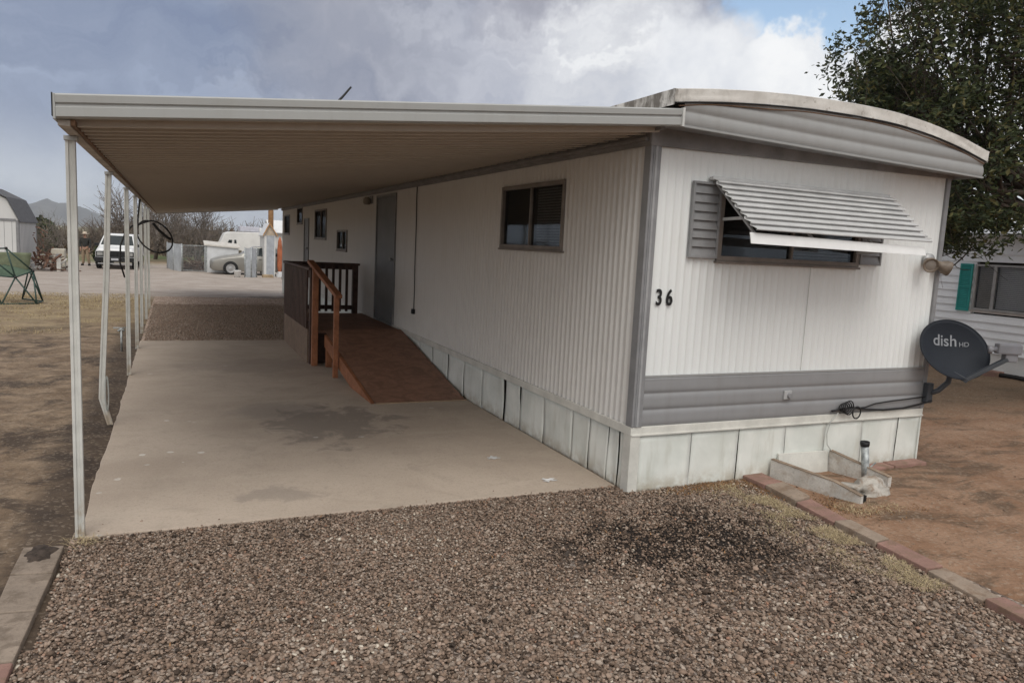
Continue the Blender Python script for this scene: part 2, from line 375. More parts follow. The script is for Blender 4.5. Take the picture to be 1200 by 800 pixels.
def glass(name, alpha=.55, gl=1.0):
    b = NB(name); b.t.nodes.remove(b.b); g = b.n('ShaderNodeBsdfGlossy'); g.inputs['Roughness'].default_value = .04; g.inputs['Color'].default_value = (.8, .85, .9, 1)
    t = b.n('ShaderNodeBsdfTransparent'); t.inputs['Color'].default_value = (*[alpha] * 3, 1)
    fr = b.n('ShaderNodeFresnel'); fr.inputs['IOR'].default_value = 1.5; mx = b.n('ShaderNodeMixShader')
    ad = b.math('MULTIPLY', b.math('ADD', fr.outputs[0], .02), gl); b.l(ad, mx.inputs[0]); b.l(t.outputs[0], mx.inputs[1]); b.l(g.outputs[0], mx.inputs[2]); b.l(mx.outputs[0], b.o.inputs[0]); return b.m

m_ground = ground_material()
m_gravel = gravel_material('drive_gravel', (.95, .92, .9), True)
m_gravel2 = gravel_material('side_gravel', (1.75, 1.62, 1.5))
m_stone = stone_material(); m_conc = concrete_material()
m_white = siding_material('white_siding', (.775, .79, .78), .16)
m_shadedside = siding_material('shaded_side_siding', (.63, .615, .59), .2)  # same white siding, colour darkened to imitate the carport's shade
m_greyband = siding_material('grey_siding', (.265, .265, .27), .3)
m_gable = siding_material('gable_metal', (.30, .30, .295), .3)
m_trim = simple('grey_trim', (.235, .235, .24), .5, .12)
m_eave = simple('eave_trim', (.21, .20, .195), .6, .15)
m_skirt = skirt_material(); m_skirttrim = simple('skirt_trim', (.63, .62, .57), .5, .12, 5)
m_rim = roof_rim_material(); m_post = painted_post()
m_pan = siding_material('awning_pan', (.45, .40, .34), .3, .5)
m_fascia = siding_material('fascia_metal', (.37, .375, .365), .25, .4)
m_beam = simple('beam_metal', (.40, .355, .31), .6, .25, 5)
m_brown = simple('brown_metal', (.17, .10, .06), .8, .3)
m_shut = simple('shutter_grey', (.25, .25, .255), .5, .12)
m_alum = simple('awning_aluminium', (.52, .52, .515), .45, .1, 5, 0)
m_alumdk = simple('aluminium_dull', (.36, .36, .36), .45, .15, 6, .3)
m_winfr = simple('window_frame', (.20, .175, .155), .5, .2)
m_glass = glass('window_glass'); m_screen = glass('screened_glass', .62, .22); m_dark = simple('dark_interior', (.045, .034, .026), .9)
m_blind = simple('blind_slats', (.42, .42, .40), .6)
m_door = simple('door_grey', (.155, .158, .16), .5, .08, 3)
m_black = simple('black_plastic', (.016, .016, .017), .45, .2)
m_rubber = simple('rubber', (.022, .021, .02), .8)
m_deck = wood_material('deck_paint', (.255, .138, .092), .25); m_rail = wood_material('rail_dark', (.075, .042, .031)); m_orange = wood_material('stained_orange', (.30, .125, .062), .25)
m_deckskirt = wood_material('deck_skirt', (.20, .14, .10), .2)
m_dish = simple('dish_grey', (.0125, .016, .023), .7, .08); m_lnb = simple('lnb_grey', (.19, .19, .205), .5)
m_letter = simple('letter_grey', (.25, .26, .28), .5); m_armgrey = simple('dish_arm', (.055, .06, .068), .5)
def soiled(name, c, soil=(.20, .135, .09), amt=.75):
    b = NB(name); P = b.pos('pos'); n = b.noise(P, 11, 7, .68, .3); n2 = b.noise(P, 4.5, 6, .65); f = b.noise(P, 70, 4, .7)
    col = b.mix(b.step(n2, .3, .7), tuple(x * .82 for x in c), tuple(x * 1.15 for x in c))
    col = b.mix(b.math('MULTIPLY', b.step(n, .46, .64), amt), col, soil)
    col = b.mix(b.math('MULTIPLY', b.step(f, .5, .72), .5), col, tuple(x * .5 for x in c))
    b.bump(b.math('ADD', f, n), .5, .006); return b.done(col, .9)
m_red = soiled('paver_red', (.30, .178, .145)); m_grey = soiled('paver_tan', (.30, .235, .182))
m_curb = soiled('curb_tan', (.28, .225, .178), (.12, .09, .065), .6); m_galv = simple('galvanised', (.36, .38, .38), .5, .4, 18, .5)
m_board = soiled('weathered_board', (.56, .54, .50), (.33, .25, .18), .55); m_boardedge = simple('board_edge', (.27, .205, .15), .8, .3)
m_bag = soiled('cement_lump', (.44, .41, .365), (.22, .15, .10), .8)

# ================================================================== ground
def lin(a, b, n): return [a + (b - a) * i / n for i in range(n + 1)]
ys = [-2900, -60, -12] + lin(-3.5, 14, 35) + lin(14.5, 34, 20) + [40, 60, 120, 400, 3300]
xs = [-2900, -200, -40, -16] + lin(-12, 12, 48) + [16, 40, 200, 2900]
g = MB()
for x in xs:
    for y in ys: g.v.append((x, y, gz(y)))
ny = len(ys)
for i in range(len(xs) - 1):
    for j in range(ny - 1): g.f.append((i * ny + j, (i + 1) * ny + j, (i + 1) * ny + j + 1, i * ny + j + 1))
tag(g.build('ground', m_ground), kind='structure')
from mathutils import noise as mnoise
def lumps(x, y, a=1.0): return a * (.018 * mnoise.noise((x * 1.3, y * 1.3, 0)) + .010 * mnoise.noise((x * 5, y * 5, 3)) + .005 * mnoise.noise((x * 14, y * 14, 5)))
def yard(name, x0, x1, y0, y1, nu, nv, fade=.5):
    def fn(u, v):
        x = x0 + (x1 - x0) * u; y = y0 + (y1 - y0) * v
        e = min(1, min(x - x0, x1 - x, y - y0, y1 - y) / fade)
        return (x, y, gz(y) + .004 * (1 if e > 0 else 0) + max(0, (lumps(x, y) + .012)) * e)
    tag(MB().grid(fn, nu, nv).build(name, m_ground, smooth=True, fix=False), kind='structure')
yard('dirt_yard', -9.5, -3.49, -2.5, 14, 90, 240, .12)
yard('side_yard', 1.05, 9.3, -3.2, 6, 150, 150, .12)

# gravel drive and gravel strip
tag(MB().add([(-3.52, -6, .004), (.95, -6, .004), (1.1, .02, .004), (-.02, .02, .004), (-.03, .2, .004), (-3.48, .3, .004)], [(0, 1, 2, 3, 4, 5)]).build('gravel_drive', m_gravel), kind='structure')
tag(MB().grid(lambda u, v: (-3.42 + 3.4 * u, 8.1 + 9.4 * v, gz(8.1 + 9.4 * v) + .005 + .01 * max(0, mnoise.noise((u * 9, v * 30, 2)))), 20, 60).build('gravel_path', m_gravel2, smooth=True), kind='structure')
# concrete slab under the carport, with a slightly ragged rim
def slab():
    pts = []
    for t in lin(0, 1, 40): pts.append((-3.44 + 3.42 * t, .19 - .05 * t + .018 * mnoise.noise((t * 9, 1, 0)) + .008 * mnoise.noise((t * 40, 1, 0))))
    for t in lin(0, 1, 20)[1:]: pts.append((-.015, .14 + 8.07 * t))
    for t in lin(0, 1, 20)[1:]: pts.append((-.015 - 3.42 * t, 8.21 + .02 * mnoise.noise((t * 8, 4, 0))))
    for t in lin(0, 1, 60)[1:-1]:
        x = -3.44 - .018 * math.exp(-((t - .86) / .10) ** 2)
        pts.append((x + .010 * mnoise.noise((t * 14, 7, 0)) + .01 * mnoise.noise((t * 50, 7, 0)), 8.21 - 8.02 * t))
    tag(MB().prism(pts, 2, -.12, .014).build('pavement_slab', m_conc, bevel=.006), kind='structure')
slab()

# loose gravel stones: one countless mass
def stones():
    def ico(sub):
        bm = bmesh.new(); bmesh.ops.create_icosphere(bm, subdivisions=sub, radius=1); bm.verts.ensure_lookup_table()
        v = np.array([x.co[:] for x in bm.verts]); f = np.array([[q.index for q in p.verts] for p in bm.faces]); bm.free(); return v, f
    vs, fs, ts, off = [], [], [], 0
    def patch_r(x, y): return min(math.hypot((x + .22) / .62, (y + .80) / .40), math.hypot((x + .05) / .55, (y + 1.30) / .45) * 1.15) + mnoise.noise((x * 2.6, y * 2.6, 8)) * 1.1 + mnoise.noise((x * 8, y * 8, 3)) * .9
    def field(n, x0, x1, y0, y1, sub, smin, smax, flt):
        nonlocal off
        V, F = ico(sub); k = 0
        xx = rng.uniform(x0, x1, n); yy = rng.uniform(y0, y1, n)
        keep = []
        for i in range(n):
            r = flt(xx[i], yy[i])
            if r > 0 and rng.random() < r: keep.append(i)
        xx, yy = xx[keep], yy[keep]; n = len(xx)
        s = smin + (smax - smin) * rng.beta(1.35, 3.6, n)
        big = rng.random(n) < .02; s = np.where(big, s * 1.7, s)
        an = np.stack([np.ones(n), rng.uniform(.6, .95, n), rng.uniform(.38, .62, n)], 1) * s[:, None]
        A = rng.uniform(0, 2 * np.pi, n); B = rng.normal(0, .35, n); C = rng.normal(0, .35, n)
        P = V[None] * (1 + rng.normal(0, .14, (n, len(V), 1))) * an[:, None, :]
        cb, sb_ = np.cos(B)[:, None], np.sin(B)[:, None]; y1_ = P[..., 1] * cb - P[..., 2] * sb_; z1_ = P[..., 1] * sb_ + P[..., 2] * cb
        cc, sc_ = np.cos(C)[:, None], np.sin(C)[:, None]; x2 = P[..., 0] * cc + z1_ * sc_; z2 = -P[..., 0] * sc_ + z1_ * cc
        ca, sa = np.cos(A)[:, None], np.sin(A)[:, None]; x3 = x2 * ca - y1_ * sa; y3 = x2 * sa + y1_ * ca
        z0 = rng.uniform(.0, .016, n) + s * .12
        P = np.stack([x3 + xx[:, None], y3 + yy[:, None], z2 + z0[:, None]], -1)
        t = rng.random(n) ** 1.05
        for i in range(n):
            pr = patch_r(xx[i], yy[i])
            if rng.random() < .62 * min(1, max(0, (1.35 - pr) / .8)): t[i] *= .24
            t[i] = min(1, max(0, t[i] + .10 * mnoise.noise((xx[i] * 1.5, yy[i] * 1.5, 4))))
        fs.append((F[None] + (np.arange(n) * len(V))[:, None, None] + off).reshape(-1, 3)); vs.append(P.reshape(-1, 3)); ts.append(np.repeat(t, len(V))); off += n * len(V)
    def flt(x, y):
        if y > .17 - .045 * (x + 3.44) / 3.42 and x < -.02: return .0
        if y > -.02 and x >= -.02: return 0
        lx = -3.49 if y > -1.0 else -3.53
        if x < lx + .02 * mnoise.noise((y * 6, 0, 0)) or x > 1.0 + .07 * y + .02: return 0
        # weeds side: thinner
        r = 1.0
        pr = patch_r(x, y)
        r = 1 - .60 * min(1, max(0, (1.2 - pr) / .6))
        if x > .62 + .25 * (y + .9) and mnoise.noise((x * 3, y * 3, 1)) > .05: r *= .55
        return r
    field(60000, -3.6, 1.05, -3.0, -1.25, 2, .005, .0175, flt)
    field(70000, -3.6, 1.3, -1.3, .19, 1, .005, .0165, flt)
    # strays on the slab's front lip and on the kerb blocks
    def lip(x, y): return math.exp(-max(0, y - .12) / .05) * .35 if x < -.1 else 0
    field(2500, -3.4, -.1, .1, .42, 1, .004, .010, lip)
    # strip beyond the slab
    def strip(x, y): return 1.0
    field(42000, -3.38, -.06, 8.2, 14.5, 1, .010, .022, strip); ts[-1] = np.clip(.42 + ts[-1] * .52, 0, 1)
    # scattered pebbles and clods on the bare yards
    def rdirt(x, y): return 0 if (y > -.1 and x < 3.2) else (.35 + .9 * max(0, mnoise.noise((x * .9, y * 1.3, 5))))
    field(5200, 1.25, 7.5, -2.6, 3.6, 1, .004, .013, rdirt); ts[-1] = np.clip(.08 + ts[-1] * .55, 0, 1)
    field(6500, -7.5, -3.62, -1.6, 8, 1, .004, .012, lambda x, y: .3 + .9 * max(0, mnoise.noise((x * .9, y * 1.1, 6)))); ts[-1] = np.clip(.06 + ts[-1] * .5, 0, 1)
    v = np.concatenate(vs); f = np.concatenate(fs); t = np.concatenate(ts)
    me = bpy.data.meshes.new('gravel'); me.vertices.add(len(v)); me.vertices.foreach_set('co', v.astype(np.float32).ravel())
    me.loops.add(len(f) * 3); me.loops.foreach_set('vertex_index', f.astype(np.int32).ravel())
    me.polygons.add(len(f)); me.polygons.foreach_set('loop_start', (np.arange(len(f)) * 3).astype(np.int32)); me.polygons.foreach_set('loop_total', np.full(len(f), 3, np.int32))
    me.update(calc_edges=True)
    a = me.attributes.new('tone', 'FLOAT', 'POINT'); a.data.foreach_set('value', t.astype(np.float32))
    me.materials.append(m_stone); o = bpy.data.objects.new('gravel', me); COL.objects.link(o)
    tag(o, 'loose brown and grey gravel covering the drive', 'gravel', kind='stuff')
stones()

# ================================================================== mobile home
HW, HL = 3.02, 18.8
home = thing('mobile_home', (0, 0, 0), 'long white corrugated mobile home with grey trim and number 36 on its end wall', 'mobile home')
def corrugated(name, mat, axis, u0, u1, zb, zt, openings, sign, pitch=.072, amp=.007, zoff=0, base=0.0):
    """axis 'y': wall in plane x=base running along y; axis 'x': wall in plane y=base running along x. openings: (u0,u1,z0,z1)"""
    us = set(np.arange(u0, u1, pitch / 8).tolist() + [u1])
    for o in openings: us.add(o[0]); us.add(o[1])
    us = sorted(us); m = MB()
    def prof(u):
        t = (u / pitch) % 1
        return amp * (math.cos(2 * math.pi * t) * .75 + .25 * math.cos(4 * math.pi * t))
    def P(u, z):
        d = base + sign * (prof(u) + .005 * mnoise.noise((u * .7, z * .9, 9)) + .0016 * mnoise.noise((u * 2.3, z * 3.1, 4)))
        return (d, u, z) if axis == 'y' else (u, d, z)
    ztf = zt if callable(zt) else (lambda u: zt)
    for a, b in zip(us[:-1], us[1:]):
        if b - a < 1e-6: continue
        mid = (a + b) / 2; segs = [(zb, None)]
        op = [o for o in openings if o[0] <= mid <= o[1]]
        rows = [zb]
        if op: rows = [(zb, op[0][2]), (op[0][3], None)]
        else: rows = [(zb, None)]
        for lo, hi in rows:
            za, zc = (hi, hi) if hi is not None else (ztf(a), ztf(b))
            k = len(m.v); nz = 5
            for q in range(nz + 1):
                t = q / nz; m.v.append(P(a, lo + (za - lo) * t)); m.v.append(P(b, lo + (zc - lo) * t))
            for q in range(nz): m.f.append((k + 2 * q, k + 2 * q + 1, k + 2 * q + 3, k + 2 * q + 2))
    return m.build(name, mat, home, smooth=True, fix=False)
WIN = [  # y0,y1,z0,z1 on the side wall
    (1.19, 2.46, 1.712, 2.275), (11.74, 13.12, 1.69, 2.313), (9.67, 10.55, 1.495, 1.862), (17.2, 18.22, 1.77, 2.287), (14.96, 15.8, 2.04, 2.44)]
corrugated('side_wall', m_shadedside, 'y', .05, HL - .04, .455, 2.452, WIN + [(6.31, 7.44, .455, 2.41), (13.95, 14.62, .455, 2.16)], -1, amp=.0105, pitch=.074)
wtop = lambda x: 2.447 + .025 * x / HW
FW = (.62, 2.03, 1.70, 2.22)
corrugated('end_wall', m_white, 'x', .05, HW - .03, .83, wtop, [FW], -1, pitch=.068, amp=.0042)
# plain back and far walls, floor
b = MB(); b.box((HW - .05, .03, .45), (HW, HL, 2.47)); b.box((.02, HL - .04, .45), (HW - .06, HL, 2.45)); b.build('rear_wall', m_white, home)
b = MB(); b.box((.03, .03, .40), (HW - .06, HL - .06, .445)); b.build('floor', m_dark, home)
b = MB(); b.box((.25, .28, .46), (.27, HL - .3, 2.44)); b.box((.28, .30, .46), (HW - .3, .32, 2.44)); b.build('inner_lining', m_dark, home)
# corner trims
b = MB(); b.box((-.022, -.024, .487), (-.002, .055, 2.45)); b.box((-.001, -.026, .487), (.062, -.004, 2.45)); b.build('corner_trim', m_trim, home, bevel=.004)
b = MB(); b.box((.012, -.032, .49), (.03, -.024, 2.44)); b.build('corner_trim', simple('trim_light', (.33, .33, .335), .5), home, bevel=.003)
b = MB(); b.box((HW - .035, -.022, .49), (HW + .012, .03, 2.475)); b.build('corner_trim', m_trim, home, bevel=.004)
m = MB(); m.box((1.545, -.0095, .86), (1.5475, -.006, 1.69)); m.build('panel_seam', simple('seam_grey', (.50, .50, .47), .7), home)  # thin greyer strip marking the lap seam
# lower grey band: horizontal ribs
def band():
    z0, z1 = .487, .845; m = MB()
    def fn(u, v):
        x = .06 + (HW - .095) * u; z = z0 + (z1 - z0) * v; t = (v * 3) % 1
        d = .012 * (1 - abs(2 * t - 1) ** 4) + (.004 if v > .95 else 0)
        return (x, -.006 - d + .002 * mnoise.noise((x * 3, z * 4, 2)), z)
    m.grid(fn, 40, 42); return m.build('grey_band', m_greyband, home, smooth=True, fix=False)
band()
b = MB(); b.box((.06, -.018, .842), (HW - .035, -.008, .856)); b.build('band_flashing', m_gable, home)
b = MB(); b.box((1.376, -.034, .635), (1.455, -.018, .705)); q = b.build('outlet_cover', simple('outlet_grey', (.38, .38, .38), .5), home, bevel=.006)
b = MB(); b.lathe([(0, .012), (.02, .012), (.024, 0), (.024, -.01)], 16, Matrix.Translation((1.428, -.038, .665)) @ Matrix.Rotation(R(90), 4, 'X')); b.build('outlet_cap', m_trim, q)
# skirting: trim strip and separate warped sheets
b = MB(); b.box((-.012, -.02, .425), (HW + .005, -.004, .487)); b.box((-.022, -.018, .425), (-.006, HL, .487))
b.box((-.020, -.028, .42), (HW + .008, -.020, .434)); b.build('skirt_trim', m_skirttrim, home, bevel=.003)
def sheet(p0, p1, axis, off, zt=.424, amp=.010, seed=0):
    m = MB()
    def fn(u, v):
        t = p0 + (p1 - p0) * u; z = -.03 + (zt + .03) * v
        d = off - amp * (1.0 * mnoise.noise((u * 1.6 + seed * 3.1, v * 1.3, seed)) + .9 * (2 * u - 1) ** 2 * (.5 + .5 * mnoise.noise((seed, 2, 2)))) - (.012 * (1 - v) * mnoise.noise((seed * 1.7, 5, 1)))
        sh = .008 * mnoise.noise((seed * 2.2, 1, 0)) * (1 - v)
        return (t + sh, -d * -1, z) if axis == 'x' else (d, t + sh, z)
    m.grid(fn, 10, 8); o = m.build('skirting_panel', m_skirt, home, smooth=True, fix=False)
    md = o.modifiers.new('thickness', 'SOLIDIFY'); md.thickness = .004; return o
fx = [.06, .527, .98, 1.456, 1.888, 2.318, 2.742, 3.01]
for i, (a, c) in enumerate(zip(fx[:-1], fx[1:])): sheet(a + .003, c - .004, 'x', -.001, seed=i + 1)
sy = [.07, .156, .305, .582, .859, 1.382, 1.86, 2.25, 2.816, 3.373, 3.91, 4.484, 5.02, 5.68, 6.3, 6.9, 7.6, 8.3, 9.0, 9.7, 10.4, 11.1, 11.8, 12.5, 13.2, 13.9, 14.6, 15.3, 16, 16.7, 17.4, 18.1, 18.78]
for i, (a, c) in enumerate(zip(sy[:-1], sy[1:])):
    if i == 6: a += .02; c -= .035
    if i == 9: c -= .03
    sheet(a + .004, c - .005, 'y', .012, seed=i + 31, amp=.014)
b = MB(); b.box((-.018, -.022, -.03), (.06, -.006, .426)); b.box((-.02, -.02, -.03), (-.006, .075, .426)); b.build('skirt_corner', m_skirttrim, home, bevel=.004)
b = MB(); b.box((.05, .05, -.05), (HW - .03, HL - .05, .40)); b.build('underfloor', m_dark, home)
b = MB(); b.box((HW - .012, -.015, -.03), (HW + .006, HL, .426)); b.build('skirting_rear', m_skirt, home)
# eave trim under the overhang (both faces) and soffit
b = MB()
b.add([(-.03, -.034, 2.438), (HW + .02, -.034, 2.466), (HW + .02, -.034, 2.53), (-.03, -.034, 2.56), (-.03, -.008, 2.438), (HW + .02, -.008, 2.466), (HW + .02, -.008, 2.53), (-.03, -.008, 2.56)],
      [(0, 1, 2, 3), (4, 7, 6, 5), (0, 4, 5, 1), (1, 5, 6, 2), (2, 6, 7, 3), (3, 7, 4, 0)])
b.box((-.035, -.03, 2.44), (-.012, HL, 2.535)); b.box((-.06, .0, 2.468), (-.036, HL, 2.492)); b.build('eave_trim', m_eave, home)
OV = -.25
fb = lambda x: 2.543 - .078 * (x - .04) / 3.02
b = MB(); b.add([(-.03, OV, fb(-.03) + .004), (3.07, OV, fb(3.07) + .004), (3.07, .05, fb(3.07) + .035), (-.03, .05, fb(0) + .022)], [(0, 1, 2, 3)])
o = b.build('soffit', m_eave, home); md = o.modifiers.new('thickness', 'SOLIDIFY'); md.thickness = .004
top = [(-.03, 2.755), (.03, 2.765), (.33, 2.80), (.67, 2.828), (1.0, 2.846), (1.32, 2.855), (1.65, 2.855), (2.0, 2.846), (2.4, 2.805), (2.75, 2.745), (3.07, 2.668)]
def interp(pts, x):
    for (a, za), (c, zc) in zip(pts[:-1], pts[1:]):
        if x <= c: return za + (zc - za) * (x - a) / (c - a)
    return pts[-1][1]
arcs = [(x, interp(top, x)) for x in lin(-.03, 3.07, 46)]
def sm(pts):
    p = list(pts)
    for _ in range(3): p = [p[0]] + [(b_[0], (a_[1] + 2 * b_[1] + c_[1]) / 4) for a_, b_, c_ in zip(p[:-2], p[1:-1], p[2:])] + [p[-1]]
    return p
arcs = sm(arcs); az = lambda x: interp(arcs, x)
# gable fascia with horizontal ribs
def gable():
    m = MB(); nx, nz = 60, 30
    def fn(u, v):
        x = .045 + 3.02 * u; lo = fb(x); hi = az(x) - .055; z = lo + (hi - lo) * v; t = ((z - lo) / .095) % 1
        d = .014 * (1 - abs(2 * t - 1) ** 2.2) if z - lo > .0 else 0
        return (x, OV - d - .002, z)
    m.grid(fn, nx, nz); m.build('gable_fascia', m_gable, home, smooth=True, fix=False)
    m = MB(); m.grid(lambda u, v: (.045 + 3.02 * u, OV - .004 - .012 * (1 if v in (0,) else 1) + .0 * v, fb(.045 + 3.02 * u) - .012 + .02 * v), 20, 1)
    m2 = MB(); m2.bar((.045, OV - .010, fb(.045)), (3.068, OV - .010, fb(3.068)), .020, .014); m2.build('fascia_lip', m_gable, home)
gable()
b = MB(); b.add([(3.068, OV, fb(3.068) - .004), (3.068, HL, fb(3.068) - .004), (3.068, HL, az(3.07) - .02), (3.068, OV, az(3.07) - .02)], [(0, 1, 2, 3)])
b.add([(-.028, OV + .2, 2.56), (-.028, HL, 2.56), (-.028, HL, 2.72), (-.028, OV + .2, 2.72)], [(0, 1, 2, 3)])
b.add([(-.028, HL, 2.45), (3.068, HL, 2.45), (3.068, HL, 2.66)] + [(x, HL, z - .01) for x, z in arcs[::-1]], [tuple(range(3 + len(arcs)))])
o = b.build('side_fascia', m_gable, home); md = o.modifiers.new('thickness', 'SOLIDIFY'); md.thickness = .004
# barrel roof shell with a thick lumpy coated rim
def roof():
    m = MB(); yy = lin(OV - .03, HL + .05, 60); k = 0
    for y in yy:
        for x, z in arcs: m.v.append((x * 1.008 - .012, y, z + .006 * mnoise.noise((x * 3, y * 1.5, 0))))
    n = len(arcs)
    for i in range(len(yy) - 1):
        for j in range(n - 1): m.f.append((i * n + j, i * n + j + 1, (i + 1) * n + j + 1, (i + 1) * n + j))
    r = m.build('roof', m_rim, home, smooth=True, fix=False)
    # rim: front strip
    m = MB()
    def rim(u, v):
        x = -.045 + 3.13 * u; zt = az(min(3.07, max(-.03, x))) + .004; h = .076 + .006 * mnoise.noise((x * 4, 3, 1)) - .02 * max(0, u - .92) / .08 * 0
        z = zt - h * v; d = .032 + .006 * mnoise.noise((x * 6, v * 3, 7)) - .010 * v
        return (x, OV - d, z)
    m.grid(rim, 90, 5)
    m.grid(lambda u, v: (-.045 + 3.13 * u, OV - .030 + .045 * v, az(min(3.07, max(-.03, -.045 + 3.13 * u))) + .005 + .008 * math.sin(v * 3.14)), 90, 3)
    m.build('roof_rim', m_rim, r, smooth=True)
    m = MB()
    def sider(u, v):
        y = OV - .028 + (HL - OV) * u
        return (-.046 - .008 * mnoise.noise((y * 4, v * 3, 2)), y, 2.764 - .10 * v + .004 * mnoise.noise((y * 3, 1, 1)))
    m.grid(sider, 140, 4); m.grid(lambda u, v: (3.086, OV - .028 + (HL - OV) * u, az(3.07) + .004 - .085 * v), 20, 1); m.build('roof_rim', m_rim, r, smooth=True)
    b = MB(); b.tube([(x, OV - .024, az(min(3.07, x)) - .077) for x in lin(-.03, 3.07, 40)], .006, 6); b.build('rim_seam', m_black, r)
    b = MB(); b.tube([(x, OV - .016, az(min(3.07, x)) - .096 + .01 * mnoise.noise((x * 2, 0, 0))) for x in lin(.0, 3.06, 40)], .004, 6); b.build('rim_seam', m_brown, r)
roof()

# windows
def window(axis, u0, u1, z0, z1, mull=None, base=0.0, parent=home, blinds=True, depth=.14, proud=.026, inward=1, mat=None, bl=.0):
    mat = mat or m_winfr
    def B(m, ua, ub, za, zb_, d0, d1):
        if axis == 'y': m.box((base + min(d0, d1) * inward if inward > 0 else base - max(d0, d1), ua, za), (base + max(d0, d1) * inward if inward > 0 else base - min(d0, d1), ub, zb_))
        else: m.box((ua, base + min(d0, d1), za), (ub, base + max(d0, d1), zb_))
    f = MB(); t = .024
    B(f, u0 - .012, u1 + .012, z0 - .012, z0 + t, -proud, .03); B(f, u0 - .012, u1 + .012, z1 - t, z1 + .012, -proud, .03)
    B(f, u0 - .012, u0 + t, z0 + t, z1 - t, -proud, .03); B(f, u1 - t, u1 + .012, z0 + t, z1 - t, -proud, .03)
    if mull is not None: B(f, mull - .011, mull + .011, z0 + t, z1 - t, -proud + .008, .028)
    fr = f.build('window', mat, parent, bevel=.003)
    s = MB(); B(s, u0 - .02, u1 + .02, z0 - .03, z0 - .013, -proud - .012, .02); s.build('sill', mat, fr, bevel=.003)
    halves = [(u0 + t, mull - .011), (mull + .011, u1 - t)] if mull is not None else [(u0 + t, u1 - t)]
    for i, (a, c) in enumerate(halves):
        p = MB(); B(p, a, c, z0 + t, z1 - t, .004, .008); p.build('pane', m_screen, fr)
    if blinds:
        s = MB(); a, c = halves[0] if axis == 'y' else halves[-1]
        z = z0 + t + .01
        while z < z1 - t - .01: B(s, a + .01, c - .01, z, z + .016, .05, .058); z += .024
        s.build('blind', m_blind, fr)
    bx = MB(); B(bx, u0 + .0, u1, z0, z1, depth, depth + .01); bx.build('room_shade', m_dark, fr)
    return fr
window('y', *WIN[0], mull=1.83); window('y', *WIN[1], mull=12.4); window('y', *WIN[2], mull=10.05); window('y', *WIN[3], blinds=False); window('y', *WIN[4], blinds=False)
window('x', *FW, mull=1.33)
# louvred shutters beside the end window
def shutter(x0, x1, z0, z1):
    m = MB(); y0 = -.034; t = .018
    m.box((x0, y0, z0), (x0 + t, -.008, z1)); m.box((x1 - t, y0, z0), (x1, -.008, z1)); m.box((x0 + t, y0, z0), (x1 - t, -.008, z0 + t)); m.box((x0 + t, y0, z1 - t), (x1 - t, -.008, z1))
    s = m.build('shutter', m_shut, home, bevel=.003)
    n = 8; l = MB(); dz = (z1 - z0 - 2 * t) / n
    for i in range(n):
        za = z0 + t + i * dz
        l.add([(x0 + t, -.030, za), (x1 - t, -.030, za), (x1 - t, -.012, za + dz * 1.0), (x0 + t, -.012, za + dz * 1.0), (x0 + t, -.010, za), (x1 - t, -.010, za)], [(0, 1, 2, 3), (0, 4, 5, 1), (0, 3, 4), (1, 5, 2), (4, 3, 2, 5)])
    l.build('louvre', m_shut, s)
shutter(.352, .605, 1.70, 2.235); shutter(2.045, 2.285, 1.708, 2.21)
# aluminium slatted awning
aw = MB(); X0a, X1a = .50, 2.19; A0 = Vector((0, -.035, 2.262)); A1 = Vector((0, -.50, 1.895)); ns = 9
sl = []
def awning():
    hub = MB(); hub.box((X0a - .005, -.05, 2.25), (X1a + .09, -.012, 2.275)); aroot = hub.build('window_awning', m_alum, home, bevel=.004)
    for i in range(ns):
        m = MB(); c = A0.lerp(A1, (i + .15) / ns); pts = [(c.y + .002, c.z + .022), (c.y, c.z + .006), (c.y - .004, c.z + .003), (c.y - .034, c.z - .005), (c.y - .066, c.z - .016), (c.y - .068, c.z - .024), (c.y - .062, c.z - .026)]
        for (ya, za), (yb, zb_) in zip(pts[:-1], pts[1:]):
            xr = X1a + .10 * (1 - i / ns); xl = X0a - .008 * (i % 2)
            m.add([(xl, ya, za), (xr, ya, za), (xr, yb, zb_), (xl, yb, zb_), (xl, ya + .001, za - .003), (xr, ya + .001, za - .003), (xr, yb + .001, zb_ - .003), (xl, yb + .001, zb_ - .003)], [(0, 1, 2, 3), (7, 6, 5, 4), (3, 2, 6, 7), (0, 4, 5, 1), (0, 3, 7, 4), (1, 5, 6, 2)])
        m.build('slat', m_alum, aroot)
    for x in (X0a + .04, 1.05, 1.62):
        m = MB(); m.bar((x, A0.y - .0, A0.z - .028), (x, A1.y + .02, A1.z - .03), .018, .012); m.build('rib', m_alumdk, aroot)
    m = MB(); m.add([(.475, -.492, 1.885), (2.165, -.492, 1.862), (2.165, -.512, 1.800), (.475, -.512, 1.812), (.475, -.484, 1.885), (2.165, -.484, 1.862), (2.165, -.504, 1.800), (.475, -.504, 1.812)],
          [(0, 1, 2, 3), (7, 6, 5, 4), (0, 4, 5, 1), (3, 2, 6, 7), (0, 3, 7, 4), (1, 5, 6, 2)]); m.build('valance', simple('valance_white', (.74, .74, .73), .4, .05), aroot, bevel=.002)
    m = MB(); m.bar((.635, -.03, 1.985), (.55, -.36, 1.985), .016, .02); m.build('arm', m_alum, aroot); m = MB(); m.bar((2.0, -.03, 1.80), (2.1, -.47, 1.84), .016, .02); m.build('arm', m_alum, aroot)
    # fixed louvres closing the right-hand end
    for i in range(4):
        z = 1.93 + .055 * i; y = -.45 + .085 * i
        m = MB(); m.box((X1a + .01, y, z), (X1a + .10 - .012 * i, y + .16, z + .006)); m.build('end_louvre', m_alum, aroot)
awning()
